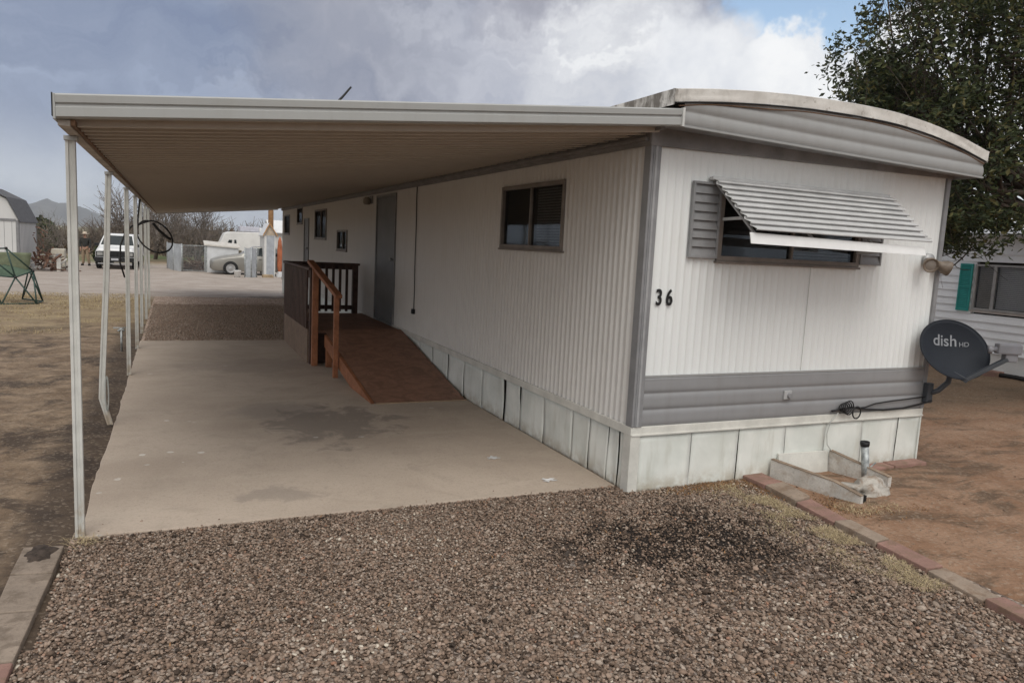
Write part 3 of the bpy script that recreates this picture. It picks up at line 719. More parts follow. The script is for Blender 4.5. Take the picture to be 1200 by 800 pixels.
# house number
def number():
    for ch, x in (('3', .108), ('6', .196)):
        me = text_mesh(ch, .158, .0030, .003); me.transform(Matrix.Rotation(R(90), 4, 'X')); me.transform(Matrix.Scale(.74, 4, (1, 0, 0)))
        me.transform(Matrix.Translation((x, -.014, 1.360))); me.materials.append(m_black)
        o = bpy.data.objects.new('house_number', me); COL.objects.link(o); o.parent = home
number()
# doors on the long side
def door(y0, y1, z0, z1, name='door'):
    m = MB(); m.box((-.012, y0 + .035, z0 + .03), (.03, y1 - .035, z1 - .035)); d = m.build(name, m_door, home, bevel=.004)
    f = MB(); f.box((-.03, y0, z0), (.03, y0 + .034, z1)); f.box((-.03, y1 - .034, z0), (.03, y1, z1)); f.box((-.03, y0 + .034, z1 - .034), (.03, y1 - .034, z1)); f.box((-.035, y0 + .034, z0), (.03, y1 - .034, z0 + .029)); f.build('door_frame', simple('door_trim', (.22, .222, .222), .5), d, bevel=.003)
    h = MB(); h.lathe([(0, .055), (.02, .055), (.028, .04), (.02, .02), (.012, .015), (.012, 0)], 14, Matrix.Translation((-.012, y0 + .11, z0 + .98)) @ Matrix.Rotation(R(-90), 4, 'Y')); h.build('handle', m_alumdk, d, smooth=True)
    return d
door(6.31, 7.44, .462, 2.41); door(13.95, 14.62, .462, 2.16)
b = MB(); b.box((-.03, 7.72, 2.30), (-.008, 7.90, 2.42)); pl = b.build('porch_light', m_alumdk, home, bevel=.004)
b = MB(); b.lathe([(.03, 0), (.06, -.03), (.065, -.09), (.045, -.12), (0, -.12)], 14, Matrix.Translation((-.09, 7.81, 2.40))); b.build('lamp_shade', simple('lamp_amber', (.30, .27, .22), .4), pl, smooth=True)
# twin floodlight by the right corner
b = MB(); b.lathe([(0, .03), (.055, .03), (.06, 0)], 18, Matrix.Translation((2.86, -.014, 1.775)) @ Matrix.Rotation(R(90), 4, 'X')); fl = b.build('floodlight', m_alumdk, home, smooth=True)
for d, c in (((-.55, -.75, -.30), (2.80, -.06, 1.765)), ((.8, -.50, -.30), (2.93, -.05, 1.745))):
    q = Vector(d).to_track_quat('Z', 'Y').to_matrix().to_4x4()
    b = MB(); b.lathe([(0, 0), (.032, 0), (.036, .03), (.058, .075), (.062, .11), (.057, .112), (.05, .10), (0, .085)], 20, Matrix.Translation(c) @ q); lh = b.build('lamp_head', simple('lamp_rusty', (.17, .135, .105), .45, .3, 12), fl, smooth=True)
    b = MB(); b.lathe([(0, .104), (.035, .101), (.05, .094)], 18, Matrix.Translation(c) @ q); b.build('lamp_lens', simple('lens_grey', (.30, .27, .24), .15), lh, smooth=True)
# cord down the wall, by the door
b = MB(); b.tube([(-.018, 5.30 + .03 * mnoise.noise((z * 1.5, 0, 0)), z) for z in lin(2.44, .80, 18)], .006, 6); tag(b.build('power_cord', m_black), 'thin dark cord hanging down the long white wall beside the grey door', 'cord')
co = bpy.data.objects['power_cord']; b = MB(); b.box((-.045, 5.24, .755), (-.012, 5.32, .82)); b.build('plug', m_black, co, bevel=.006)

# ================================================================== carport
car = thing('carport', (-3.44, 0, 0), 'beige metal carport roof on thin white posts along the long side of the mobile home', 'carport')
CY0, CY1 = -.25, 19.6
rz = lambda x: 2.192 + (x + 3.465) / 3.51 * .352
def carport():
    m = MB(); pitch = .160; x0, x1 = -3.443, -.036; prof = []
    y = CY0 + .02
    while y < CY1:
        prof += [(y, 0), (y + .104, 0), (y + .106, -.034), (y + .110, -.036), (y + .132, -.036), (y + .136, -.034), (y + .138, 0)]; y += pitch
    k = 0; n = len(prof); xsn = lin(x0, x1, 12)
    for x in xsn:
        for yy, dz in prof: m.v.append((x, yy, rz(x) + .012 + dz - .015 * math.sin((x - x0) / (x1 - x0) * math.pi) * .6))
    for i in range(len(xsn) - 1):
        for j in range(n - 1): m.f.append((i * n + j, i * n + j + 1, (i + 1) * n + j + 1, (i + 1) * n + j))
    o = m.build('roof_pan', m_pan, car, fix=False); md = o.modifiers.new('thickness', 'SOLIDIFY'); md.thickness = .003
    # front gutter fascia, stepped profile, sloping with the roof
    prof = [(0.03, -.002), (0, 0), (-.012, .006), (-.014, .046), (-.006, .052), (-.004, .062), (-.016, .068), (-.020, .100), (-.012, .108), (.03, .108), (.03, .104), (.012, .10), (.010, .012), (.03, .006)]
    m = MB()
    for x in (-3.447, .043):
        for dy, dz in prof: m.v.append((x, CY0 + dy, rz(x) + dz))
    n = len(prof); m.f = [(j, (j + 1) % n, n + (j + 1) % n, n + j) for j in range(n)] + [tuple(range(n))[::-1], tuple(range(n, 2 * n))]
    m.build('front_fascia', m_fascia, car)
    m = MB(); m.box((.030, CY0 - .024, rz(.03) - .004), (.047, CY0 + .0, rz(.03) + .113)); m.build('fascia_cap', simple('cap_pale', (.6, .6, .58), .4), car)
    m = MB(); m.box((-3.459, CY0 - .012, 2.187), (-3.4475, CY1, 2.302)); m.build('side_gutter', m_fascia, car, bevel=.003)
    m = MB(); m.box((-3.463, CY0 - .014, 2.20), (-3.4595, CY0 + .03, 2.305)); m.build('gutter_cap', m_black, car, bevel=.004)
    # header beam over the posts, with a brown flange along the inside
    m = MB(); m.box((-3.446, CY0 + .032, 2.165), (-3.395, CY1 - .02, 2.194)); m.build('header_beam', m_beam, car, bevel=.003)
    m = MB(); m.box((-3.394, CY0 + .034, 2.170), (-3.376, CY1 - .02, 2.197)); m.build('header_flange', m_brown, car)
    m = MB()
    for x, xx in ((-3.47, -.03),): m.add([(x, CY1 - .01, rz(x) - .05), (xx, CY1 - .01, rz(xx) - .05), (xx, CY1 + .01, rz(xx) - .05), (x, CY1 + .01, rz(x) - .05), (x, CY1 - .01, rz(x) + .06), (xx, CY1 - .01, rz(xx) + .06), (xx, CY1 + .01, rz(xx) + .06), (x, CY1 + .01, rz(x) + .06)],
        [(3, 2, 1, 0), (4, 5, 6, 7), (0, 1, 5, 4), (1, 2, 6, 5), (2, 3, 7, 6), (3, 0, 4, 7)])
    m.build('rear_fascia', m_fascia, car)
    # wall hanger rail where the pans meet the home
    m = MB(); m.add([(-.075, CY0 + .06, 2.515), (-.075, CY1, 2.515), (-.037, CY1, 2.522), (-.037, CY0 + .06, 2.522), (-.075, CY0 + .06, 2.535), (-.075, CY1, 2.535), (-.037, CY1, 2.545), (-.037, CY0 + .06, 2.545)], [(3, 2, 1, 0), (4, 5, 6, 7), (0, 1, 5, 4), (1, 2, 6, 5), (2, 3, 7, 6), (3, 0, 4, 7)]); m.build('hanger_rail', m_eave, car)
    # posts: straight square tubes with a groove on the faces
    def post(x, y, zb_=0.0, lab=None, bent=False):
        m = MB(); wd = .045; hw = wd / 2
        ring = [(-hw, -hw), (-.009, -hw), (-.007, -hw + .008), (.007, -hw + .008), (.009, -hw), (hw, -hw), (hw, -.009), (hw - .008, -.007), (hw - .008, .007), (hw, .009), (hw, hw), (-hw, hw), (-hw, .009), (-hw + .008, .007), (-hw + .008, -.007), (-hw, -.009)]
        path = [(x, y, zb_), (x, y, 2.163)] if not bent else [(x - .022, y, zb_ + .01), (x - .082, y, .255), (x - .074, y, .45), (x - .03, y, 1.3), (x, y, 2.163)]
        n = len(ring)
        for px, py, pz in path:
            for a, c in ring: m.v.append((px + a, py + c, pz))
        for i in range(len(path) - 1):
            for j in range(n): m.f.append((i * n + j, i * n + (j + 1) % n, (i + 1) * n + (j + 1) % n, (i + 1) * n + j))
        m.f.append(tuple(range(n))[::-1]); m.f.append(tuple((len(path) - 1) * n + j for j in range(n)))
        p = m.build('post', m_post, car, label=lab)
        f = MB(); f.box((x - .028, y - .034, 2.14), (x + .034, y + .034, 2.164)); f.build('post_bracket', m_fascia, p, bevel=.002)
        if bent:
            f = MB(); f.tube([(x - .040 + .012 * math.cos(t), y - .034, .30 + .15 * math.sin(t)) for t in lin(0, 2 * math.pi, 16)], .006, 6); f.build('split_seam', simple('split_metal', (.33, .34, .32), .5), p)
        return p
    for i, y in enumerate((.213, 2.795, 5.254, 7.399, 9.243, 11.398, 13.438)):
        post(-3.441 if i != 1 else -3.447, y, 0.012 if i < 4 else 0.0, 'white post bent and split above its foot' if i == 1 else None, i == 1)
    m = MB(); m.tube([(-3.44, .2, .016), (-3.40, .15, .03), (-3.385, .10, .02)], .012, 6)
carport()
# rusty dirt left by post feet
for y in (.213, 2.795): pass
b = MB(); b.tube([(-2.15, 3.0, 2.345), (-1.80, 3.0, 2.70), (-1.492, 3.0, 3.04), (-1.41, 3.0, 3.145)], [.014, .013, .011, .009], 8); tag(b.build('antenna_rod', m_black), 'short black rod slanting up from the top of the carport roof', 'rod')
b = MB(); tw = [(-2.05, 2.0, 2.36)]
for k in range(7):
    a = -1.3 + .35 * k; b.tube([(-2.05, 2, 2.36), (-2.05 + .12 * math.sin(a), 2.02, 2.52 + .03 * math.cos(a * 3)), (-2.05 + .22 * math.sin(a) + .03 * math.sin(k), 2.03, 2.63 + .08 * math.cos(a))], .0025, 4)
tag(b.build('dry_twig', simple('twig_brown', (.12, .09, .06), .9)), 'small dry twig caught on top of the carport roof', 'twig')
# coiled black cable hanging from the header beam
b = MB(); base = Vector((-3.215, 8.3, 1.72)); pts = []
def loop(cx, cz, rx, rz_, a0, a1, n=24, dy=0, tilt=0):
    out = []
    for t in lin(a0, a1, n):
        u = rx * math.cos(t); v = rz_ * math.sin(t); out.append((cx + u * math.cos(tilt) - v * math.sin(tilt), 8.25 + dy + .04 * math.sin(t * 2), cz + u * math.sin(tilt) + v * math.cos(tilt)))
    return out
pts = [(-3.41, 8.2, 2.15), (-3.43, 8.2, 1.95), (-3.445, 8.22, 1.75)] + loop(-3.215, 1.60, .275, .205, math.pi * .80, math.pi * 2.75, 30, 0, -.75) + [(-3.52, 8.2, 1.74), (-3.60, 8.15, 1.66), (-3.67, 8.1, 1.45), (-3.68, 8.08, 1.2), (-3.62, 8.1, .98)]
b.tube(pts, .012, 8)
b.tube(loop(-3.20, 1.60, .262, .19, -.7, 1.6, 18, .05, -.75), .011, 8); b.tube([(-3.24, 8.28, 1.80), (-3.16, 8.3, 1.70), (-3.05, 8.28, 1.60), (-2.995, 8.26, 1.57)], .020, 8)
tag(b.build('coiled_cable', m_rubber, smooth=True), 'black cable hung in a big loop from the carport beam between posts', 'cable')

# ================================================================== ramp and deck
DZ = .462
deck = thing('entry_deck', (-.65, 7.0, 0), 'brown wooden entry deck and sloping ramp with orange handrail at the side door', 'deck')
def ramp_deck():
    m = MB(); m.box((-1.30, 5.82, DZ - .035), (-.03, 8.26, DZ)); m.build('deck_floor', m_deck, deck, bevel=.004)
    rzz = lambda y: DZ * (y - 3.165) / (5.80 - 3.165)
    m = MB(); n = 30; top_ = [(y, rzz(y) + .012) for y in lin(3.165, 5.815, n)]
    m.add([(-1.045 - .055 * (y - 3.165) / 2.65, y, z) for y, z in top_] + [(-.035, y, z) for y, z in top_] + [(-1.045 - .055 * (y - 3.165) / 2.65, y, z - .018) for y, z in top_] + [(-.035, y, z - .018) for y, z in top_],
          [(i, i + 1, n + 2 + i, n + 1 + i) for i in range(n)] + [(2 * n + 2 + i, 3 * n + 3 + i, 3 * n + 4 + i, 2 * n + 3 + i) for i in range(n)] + [(i, 2 * n + 2 + i, 2 * n + 3 + i, i + 1) for i in range(n)] + [(n + 1 + i, n + 2 + i, 3 * n + 4 + i, 3 * n + 3 + i) for i in range(n)] + [(0, n + 1, 3 * n + 3, 2 * n + 2)])
    m.build('ramp', m_deck, deck)
    m = MB(); m.bar((-1.045, 3.16, .017), (-.035, 3.16, .017), .012, .014); m.build('ramp_edge', simple('worn_edge', (.34, .25, .17), .8, .25), deck)
    # sloping side board
    def X(y): return -1.052 - .055 * (y - 3.165) / 2.65
    poly = [(3.18, .014), (4.1, .014), (5.60, rzz(5.60) - .155), (5.60, rzz(5.60) + .006), (3.18, .018)]
    m = MB(); m.add([(X(y) - .038, y, z) for y, z in poly] + [(X(y) - .002, y, z) for y, z in poly], [(0, 1, 2, 3, 4), (9, 8, 7, 6, 5)] + [(i, 5 + i, 5 + (i + 1) % 5, (i + 1) % 5) for i in range(5)]); m.build('side_board', m_orange, deck)
    for (x, y, z, mt) in ((-1.165, 4.72, 1.03, m_orange), (-1.262, 5.64, 1.30, m_orange)):
        m = MB(); hw = .030 if y < 5 else .038; m.box((x - hw, y - hw, .015), (x + hw, y + hw, z)); m.build('rail_post', mt, deck, bevel=.005)
    m = MB(); m.box((-1.13, 5.48, .015), (-1.06, 5.56, rzz(5.5) - .16)); m.build('ramp_leg', m_orange, deck)
    m = MB(); m.bar((-1.275, 5.98, 1.385), (-1.165, 4.58, 1.02), .085, .045); m.build('handrail', m_orange, deck, bevel=.008)
    for (x, y) in ((-1.262, 5.80), (-1.275, 8.20), (-.17, 8.20)):
        m = MB(); m.box((x - .045, y - .045, .015 if x < -1 else DZ), (x + .045, y + .045, 1.27)); m.build('corner_post', m_rail, deck, bevel=.004)
    m = MB(); m.box((-1.335, 5.72, 1.272), (-1.215, 8.27, 1.31)); m.build('top_rail', m_rail, deck, bevel=.005)
    m = MB(); m.box((-1.213, 8.14, 1.272), (-.10, 8.26, 1.309)); m.build('top_rail', m_rail, deck, bevel=.005)
    for q in (((-1.21, 8.18, 1.20), (-.21, 8.22, 1.2715)), ((-1.22, 8.18, .53), (-.22, 8.22, .60)), ((-1.305, 5.86, 1.17), (-1.27, 8.15, 1.2715)), ((-1.305, 5.86, .50), (-1.27, 8.15, .56))): m = MB(); m.box(*q); m.build('cross_rail', m_rail, deck)
    y = 5.93
    while y < 8.12:
        m = MB(); m.box((-1.332, y, .475), (-1.307, y + .075, 1.268)); m.build('baluster', m_rail, deck); y += .118
    x = -1.12
    while x < -.24:
        m = MB(); m.box((x, 8.152, .50), (x + .042, 8.178, 1.268)); m.build('baluster', m_rail, deck); x += .112
    m = MB(); m.box((-1.322, 5.86, .018), (-1.302, 8.15, .474)); m.box((-1.30, 8.24, .015), (-.04, 8.258, DZ - .036)); m.build('deck_skirting', m_deckskirt, deck)
    m = MB(); m.box((-1.21, 5.835, .015), (-.04, 5.855, DZ - .037)); m.build('riser_board', m_rail, deck)
ramp_deck()

# ================================================================== satellite dish
def dish():
    t = thing('satellite_dish', (3.03, -.03, .62), 'dark grey oval satellite dish on an arm at the right corner of the white home', 'satellite dish')
    C = Vector((3.045, -.23, 1.042)); n = Vector((-.36, -.84, .38)).normalized()
    xr = Vector((.93, -.16, -.10)); xr = (xr - n * xr.dot(n)).normalized(); yu = n.cross(xr) * 1.0
    if yu.z < 0: yu = -yu
    M = Matrix(((xr.x, yu.x, n.x, C.x), (xr.y, yu.y, n.y, C.y), (xr.z, yu.z, n.z, C.z), (0, 0, 0, 1)))
    M = M @ Matrix.Rotation(R(-20), 4, 'Z')
    m = MB(); a, bb = .300, .252; prof = []
    nr, na = 10, 56
    def P(r, th, back=0):
        z = .075 * (r * r - 1) - back
        return M @ Vector((a * r * math.cos(th), bb * r * math.sin(th), z))
    for side in (0, .006):
        for i in range(nr + 1):
            for j in range(na): m.v.append(tuple(P(max(.001, i / nr), 2 * math.pi * j / na, side)))
    off = (nr + 1) * na
    for i in range(nr):
        for j in range(na):
            q = (i * na + j, i * na + (j + 1) % na, (i + 1) * na + (j + 1) % na, (i + 1) * na + j); m.f.append(q); m.f.append(tuple(off + k for k in q[::-1]))
    for j in range(na): m.f.append((nr * na + j, nr * na + (j + 1) % na, off + nr * na + (j + 1) % na, off + nr * na + j))
    refl = m.build('reflector', m_dish, t, smooth=True)
    m = MB(); m.tube([P(1.0, th, .003) for th in lin(0, 2 * math.pi, 56)], .005, 6, cap=False); m.build('reflector_rim', m_dish, refl, smooth=True)
    # lettering on the reflector
    MT = Matrix(((xr.x, yu.x, n.x, C.x), (xr.y, yu.y, n.y, C.y), (xr.z, yu.z, n.z, C.z), (0, 0, 0, 1)))
    for txt, size, px, py, off_ in (('dish', .135, -.155, .045, .0012), ('HD', .055, .075, .043, .0)):
        me = text_mesh(txt, size, off_, .001); vv = []
        for v in me.vertices:
            u, w_ = v.co.x + px, v.co.y + py
            rr = M.inverted() @ (MT @ Vector((u, w_, 0))); r2 = (rr.x / a) ** 2 + (rr.y / bb) ** 2
            v.co = MT @ Vector((u, w_, .075 * (r2 - 1) + .004 + v.co.z)) - parent_world(refl)
        me.materials.append(m_letter); o = bpy.data.objects.new('lettering', me); COL.objects.link(o); o.parent = refl
    # feed arm and LNB block
    A = P(1.0, R(-60), .02); L = Vector((3.315, -.50, 1.045))
    m = MB(); m.bar(M @ Vector((.06, -.18, -.06)), A + Vector((.01, -.02, -.01)), .042, .036); m.bar(A, L + Vector((-.0, .0, -.05)), .048, .032); m.build('feed_arm', m_armgrey, t, bevel=.004)
    vw = Vector((-2.963, -4.307, 1.71)) - L
    m = MB(); e = (Matrix.Translation(L) @ Vector((-.4, .55, -.15)).to_track_quat('Z', 'Y').to_matrix().to_4x4())
    d1 = xr
    m.bar(L + d1 * -.10 + Vector((0, 0, .035)), L + d1 * .10 + Vector((0, 0, .035)), .07, .088); m.bar(L + Vector((0.03, 0, -.075)), L + Vector((.03, 0, .02)), .065, .105, upv=d1); lb = m.build('receiver_block', m_lnb, t, bevel=.014)
    m = MB(); q = (xr * -1 + n * -.45).normalized().to_track_quat('Z', 'Y').to_matrix().to_4x4(); m.lathe([(0, .0), (.024, 0), (.026, .03), (.018, .04), (.018, .055), (.032, .06), (.032, .085), (0, .085)], 16, Matrix.Translation(L + d1 * -.07 + Vector((0, 0, .03))) @ q); m.build('feed_horn', m_lnb, lb, smooth=True)
    # mast and foot
    m = MB(); m.tube([(3.035, -.055, .63), (3.08, -.10, .66), (3.14, -.14, .74), (3.14, -.15, .82), (3.08, -.12, .90), (3.05, -.11, .96)], .023, 10); m.build('mast', m_armgrey, t, smooth=True)
    m = MB(); m.box((2.985, -.075, .545), (3.055, -.024, .72)); m.build('mount_foot', m_armgrey, t, bevel=.008)
    m = MB(); m.box((3.0, -.125, .90), (3.09, -.095, 1.0)); m.build('clamp', m_armgrey, refl, bevel=.006)
dish()
# cables running along the skirting trim to the dish
b = MB(); ct = [(3.03, -.09, .57), (2.95, -.045, .535), (2.75, -.035, .505), (2.5, -.035, .500), (2.3, -.036, .515), (2.12, -.04, .54), (1.98, -.04, .53), (1.90, -.04, .52)]
b.tube(ct, .009, 7); b.tube([(3.0, -.05, .60), (2.8, -.04, .585), (2.6, -.036, .575), (2.4, -.036, .56), (2.28, -.04, .535), (2.15, -.04, .53)], .006, 6)
for k in range(4): b.tube([(2.02 + .05 * math.cos(t) + .015 * k, -.045 - .006 * k, .545 + (.035 + .008 * k) * math.sin(t)) for t in lin(0, 2 * math.pi, 14)], .005, 5)
b.tube([(2.16 + .045 * math.cos(t), -.06, .50 + .05 * math.sin(t)) for t in lin(0, 2 * math.pi, 16)], .006, 6)
tag(b.build('dish_cable', m_black, smooth=True), 'tangled black cable running along the skirting trim to the satellite dish', 'cable')
b = MB(); b.tube([(1.98, -.035, .50), (1.90, -.036, .43), (1.875, -.036, .33), (1.89, -.036, .24), (1.95, -.05, .17)], .004, 6); tag(b.build('thin_wire', simple('wire_pale', (.45, .46, .43), .6)), 'thin pale wire looping down over the white end skirting', 'wire')

# ================================================================== utility box at the end wall
ub = thing('utility_box', (1.6, -.3, 0), 'three-sided weathered white board box standing on the ground against the end skirting', 'utility box')
def boards():
    m = MB(); P = [(1.325, -.025, 0), (1.49, -.74, 0)]
    d = (Vector(P[1]) - Vector(P[0])); nrm_ = Vector((-d.y, d.x, 0)).normalized() * .018
    zt = [.155, .125, .075]; pts = [Vector(P[0]), Vector(P[0]).lerp(Vector(P[1]), .72), Vector(P[1])]
    for p, z in zip(pts, zt):
        for q in (p - nrm_, p + nrm_): m.v.append((q.x, q.y, -.03)); m.v.append((q.x, q.y, z))
    m.f = [(0, 4, 5, 1), (2, 3, 7, 6), (1, 5, 7, 3), (4, 8, 9, 5), (6, 7, 11, 10), (5, 9, 11, 7), (0, 1, 3, 2), (8, 10, 11, 9)]
    m.build('side_board', m_board, ub)
    m = MB()
    for (p, z), (q, z2) in zip(list(zip(pts, zt))[:-1], list(zip(pts, zt))[1:]): m.bar((p.x, p.y, z + .004), (q.x, q.y, z2 + .004), .042, .006)
    m.build('board_edge', m_boardedge, ub)
    m = MB(); m.add([(1.93, -.03, -.03), (2.03, -.52, -.03), (2.03, -.52, .10), (1.93, -.03, .185), (1.965, -.03, -.03), (2.065, -.52, -.03), (2.065, -.52, .10), (1.965, -.03, .185)], [(0, 1, 2, 3), (7, 6, 5, 4), (0, 4, 5, 1), (3, 2, 6, 7), (1, 5, 6, 2), (0, 3, 7, 4)]); m.build('side_board', m_board, ub)
    m = MB(); m.bar((1.947, -.03, .189), (2.047, -.52, .104), .042, .006); m.build('board_edge', m_boardedge, ub)
    m = MB(); m.add([(1.385, -.05, -.02), (1.915, -.05, -.02), (1.915, -.028, .185), (1.385, -.028, .195), (1.385, -.03, -.02), (1.915, -.03, -.02), (1.915, -.012, .186), (1.385, -.012, .196)], [(0, 1, 2, 3), (7, 6, 5, 4), (0, 4, 5, 1), (3, 2, 6, 7), (1, 5, 6, 2), (0, 3, 7, 4)]); m.build('back_board', m_skirttrim, ub)
    m = MB(); m.box((1.5, -.72, .012), (1.56, -.66, .07)); m.build('corner_foot', m_black, ub)
boards()
def blobmesh(name, c, s, mat, seed, amp=.25, flat=True):
    bm = bmesh.new(); bmesh.ops.create_icosphere(bm, subdivisions=3, radius=1)
    for v in bm.verts:
        k = 1 + amp * mnoise.noise(v.co * 1.6 + Vector((seed, 0, 0))) + amp * .4 * mnoise.noise(v.co * 5 + Vector((seed, 3, 0)))
        v.co = Vector((v.co.x * s[0] * k + c[0], v.co.y * s[1] * k + c[1], v.co.z * s[2] * k + c[2]))
    me = bpy.data.meshes.new(name); bm.to_mesh(me); bm.free(); me.materials.append(mat)
    for p in me.polygons: p.use_smooth = True
    o = bpy.data.objects.new(name, me); COL.objects.link(o); return o
tag(blobmesh('cement_lump', (1.76, -.57, .035), (.21, .11, .075), m_bag, 3, .75), 'lumpy pale cement mass at the open front of the utility box', 'cement lump')
b = MB(); b.tube([(2.02, -.33, -.02), (2.01, -.325, .10), (1.985, -.315, .30)], [.032, .030, .030], 14); vp = tag(b.build('vent_pipe', m_galv, smooth=True), 'short galvanised pipe standing up beside the utility box, wrapped in foil', 'pipe')
b = MB(); b.lathe([(.033, 0), (.036, .012), (.036, .035), (.028, .036), (.027, .01), (0, .01)], 16, Matrix.Translation((1.984, -.315, .298)) @ Matrix.Rotation(R(-6), 4, 'Y')); b.build('pipe_collar', m_black, vp, smooth=True)
b = MB(); b.tube([(2.02, -.33, .10), (2.06, -.35, .15), (2.075, -.36, .17)], .006, 6); b.build('pipe_tap', m_galv, vp)

# ================================================================== edging blocks
def block(name, poly, z, mat, lab, grp, tilt=0.0):
    m = MB(); c = (sum(p[0] for p in poly) / len(poly), sum(p[1] for p in poly) / len(poly))
    n = len(poly); vs = [(x, y, -.05) for x, y in poly] + [(x, y, z + tilt * (x - c[0])) for x, y in poly]
    m.add(vs, [tuple(range(n))[::-1], tuple(range(n, 2 * n))] + [(i, (i + 1) % n, n + (i + 1) % n, n + i) for i in range(n)])
    return tag(m.build(name, mat, bevel=.007), lab, 'paver', grp)
eg = 'edging blocks between gravel and red dirt'
rb = [  # left x, y ; right x, y for each joint
    ((1.055, .0), (1.255, .01)), ((1.05, -.25), (1.235, -.25)), ((1.005, -.60), (1.175, -.57)), ((.945, -.985), (1.085, -.99)), ((.905, -1.34), (1.04, -1.33)), ((.862, -1.71), (.99, -1.72)), ((.802, -2.07), (.928, -2.09)), ((.745, -2.43), (.87, -2.44)), ((.69, -2.80), (.81, -2.80))]
labs = ['reddish edging block touching the end skirting beside the utility box', 'tan edging block lying alongside the utility box', 'pinkish edging block just past the front of the utility box', 'tan edging block with weeds along it, between two pinkish blocks',
        'reddish edging block in the middle of the right hand row', 'long tan edging block near the right edge of the photo', 'reddish edging block at the right edge of the photo', 'last tan edging block nearest the viewer on the right']
mats = [m_red, m_grey, m_red, m_grey, m_red, m_grey, m_red, m_grey]
for i in range(8):
    (a, c), (d, e) = rb[i], rb[i + 1]; g = .005
    block('edging_block', [(a[0], a[1] - g), (c[0], c[1] - g), (e[0], e[1] + g), (d[0], d[1] + g)], .046 + .008 * math.sin(i * 2.3), mats[i], labs[i], eg, .04 * math.sin(i * 1.7))
lb_ = [((-3.68, .055), (-3.495, .02)), ((-3.685, -.285), (-3.505, -.32)), ((-3.68, -.68), (-3.52, -.705)), ((-3.68, -1.10), (-3.535, -1.115)), ((-3.68, -1.5), (-3.54, -1.51)), ((-3.69, -1.9), (-3.55, -1.9))]
ll = ['tan kerb block with dark dirt on top beside the nearest white post', 'clean tan kerb block, second from the nearest white post', 'tan kerb block half buried in gravel on the left', 'reddish kerb block at the bottom left corner of the photo', 'tan kerb block past the bottom left corner']
lm = [m_curb, m_curb, m_curb, m_red, m_curb]
for i in range(5):
    (a, c), (d, e) = lb_[i], lb_[i + 1]; g = .004
    block('kerb_block', [(a[0], a[1] - g), (c[0], c[1] - g), (e[0], e[1] + g), (d[0], d[1] + g)], .045 - .003 * i, lm[i], ll[i], 'kerb blocks on the left of the gravel')
b = MB(); ang = lin(0, 2 * math.pi, 40)[:-1]; rad = [1 + .45 * mnoise.noise((math.cos(a) * 1.6, math.sin(a) * 1.6, 2)) + .25 * mnoise.noise((math.cos(a) * 5, math.sin(a) * 5, 7)) for a in ang]
b.v = [(-3.59, -.06, .058)] + [(-3.59 + .05 * r_ * math.cos(a), -.06 + .085 * r_ * math.sin(a), .054) for a, r_ in zip(ang, rad)] + [(-3.59 + .066 * r_ * math.cos(a), -.06 + .105 * r_ * math.sin(a), .044) for a, r_ in zip(ang, rad)]
n = len(ang); b.f = [(0, 1 + k, 1 + (k + 1) % n) for k in range(n)] + [(1 + k, 1 + n + k, 1 + n + (k + 1) % n, 1 + (k + 1) % n) for k in range(n)]
tag(b.build('dirt_smear', simple('dark_soil', (.06, .045, .036), .95, .4, 30, 0, .8), smooth=True), 'dark damp dirt spilled over the kerb block', 'dirt', kind='stuff')
for i, (x0, x1) in enumerate(((2.20, 2.55), (2.56, 2.95))):
    m = MB(); m.box((x0, -.17, -.03), (x1, -.045, .045 + .006 * i)); tag(m.build('brick', m_red, bevel=.008), ['reddish brick behind the vent pipe against the end skirting', 'reddish brick at the right end of the end skirting'][i], 'brick', 'bricks along the end skirting')

# ================================================================== weeds and litter
def blades(name, spots, mat, label, cat, kind='stuff', curl=.6, flat=1.0):
    m = MB()
    for (x, y, z, h, wd) in spots:
        a = random.uniform(0, 6.28); l = random.uniform(.3, 1.0) * curl; dx, dy = math.cos(a), math.sin(a); px, py = -dy * wd, dx * wd
        p1 = (x + dx * h * l * .35, y + dy * h * l * .35, z + h * .62 * flat); p2 = (x + dx * h * l, y + dy * h * l, z + h * random.uniform(.3, 1.0) * flat)
        m.add([(x - px, y - py, z), (x + px, y + py, z), (p1[0] + px * .7, p1[1] + py * .7, p1[2]), (p1[0] - px * .7, p1[1] - py * .7, p1[2]), p2], [(0, 1, 2, 3), (3, 2, 4)])
    return tag(m.build(name, mat, fix=False), label, cat, kind=kind)
def grass_mat(name, a, c):
    b = NB(name); n = b.n('ShaderNodeNewGeometry').outputs['Random Per Island']; col = b.ramp(n, [(0, a), (.6, c), (1, tuple(min(1, x * 1.35) for x in c))]); return b.done(col, .8)
m_straw = grass_mat('straw', (.24, .18, .10), (.46, .37, .225)); m_redleaf = grass_mat('dry_leaf', (.10, .05, .025), (.24, .13, .06)); m_fargrass = grass_mat('pale_grass', (.20, .15, .08), (.38, .30, .165))
sp = []
for _ in range(9000):
    t = random.random(); y = -.12 - 1.75 * t; x = .98 + .075 * y - abs(random.gauss(0, .16)) - .01
    dens = mnoise.noise((x * 5, y * 4, 0)) + .10 - .35 * max(0, t - .7)
    if dens > .0: sp.append((x, y, .01, random.uniform(.015, .06), .0011))
for _ in range(700): x = random.gauss(.70, .22); y = random.gauss(-.10, .05); sp.append((x, y, .008, random.uniform(.01, .035), .0014))
for _ in range(900): x = random.uniform(1.25, 1.75); y = -.78 + random.gauss(0, .07) - .05 * (x - 1.2); sp.append((x, y, .01, random.uniform(.01, .05), .0014))
for _ in range(160): a = random.gauss(0, .05); sp.append((-3.42 + a, .12 + random.gauss(0, .04), .01, random.uniform(.02, .06), .0014))
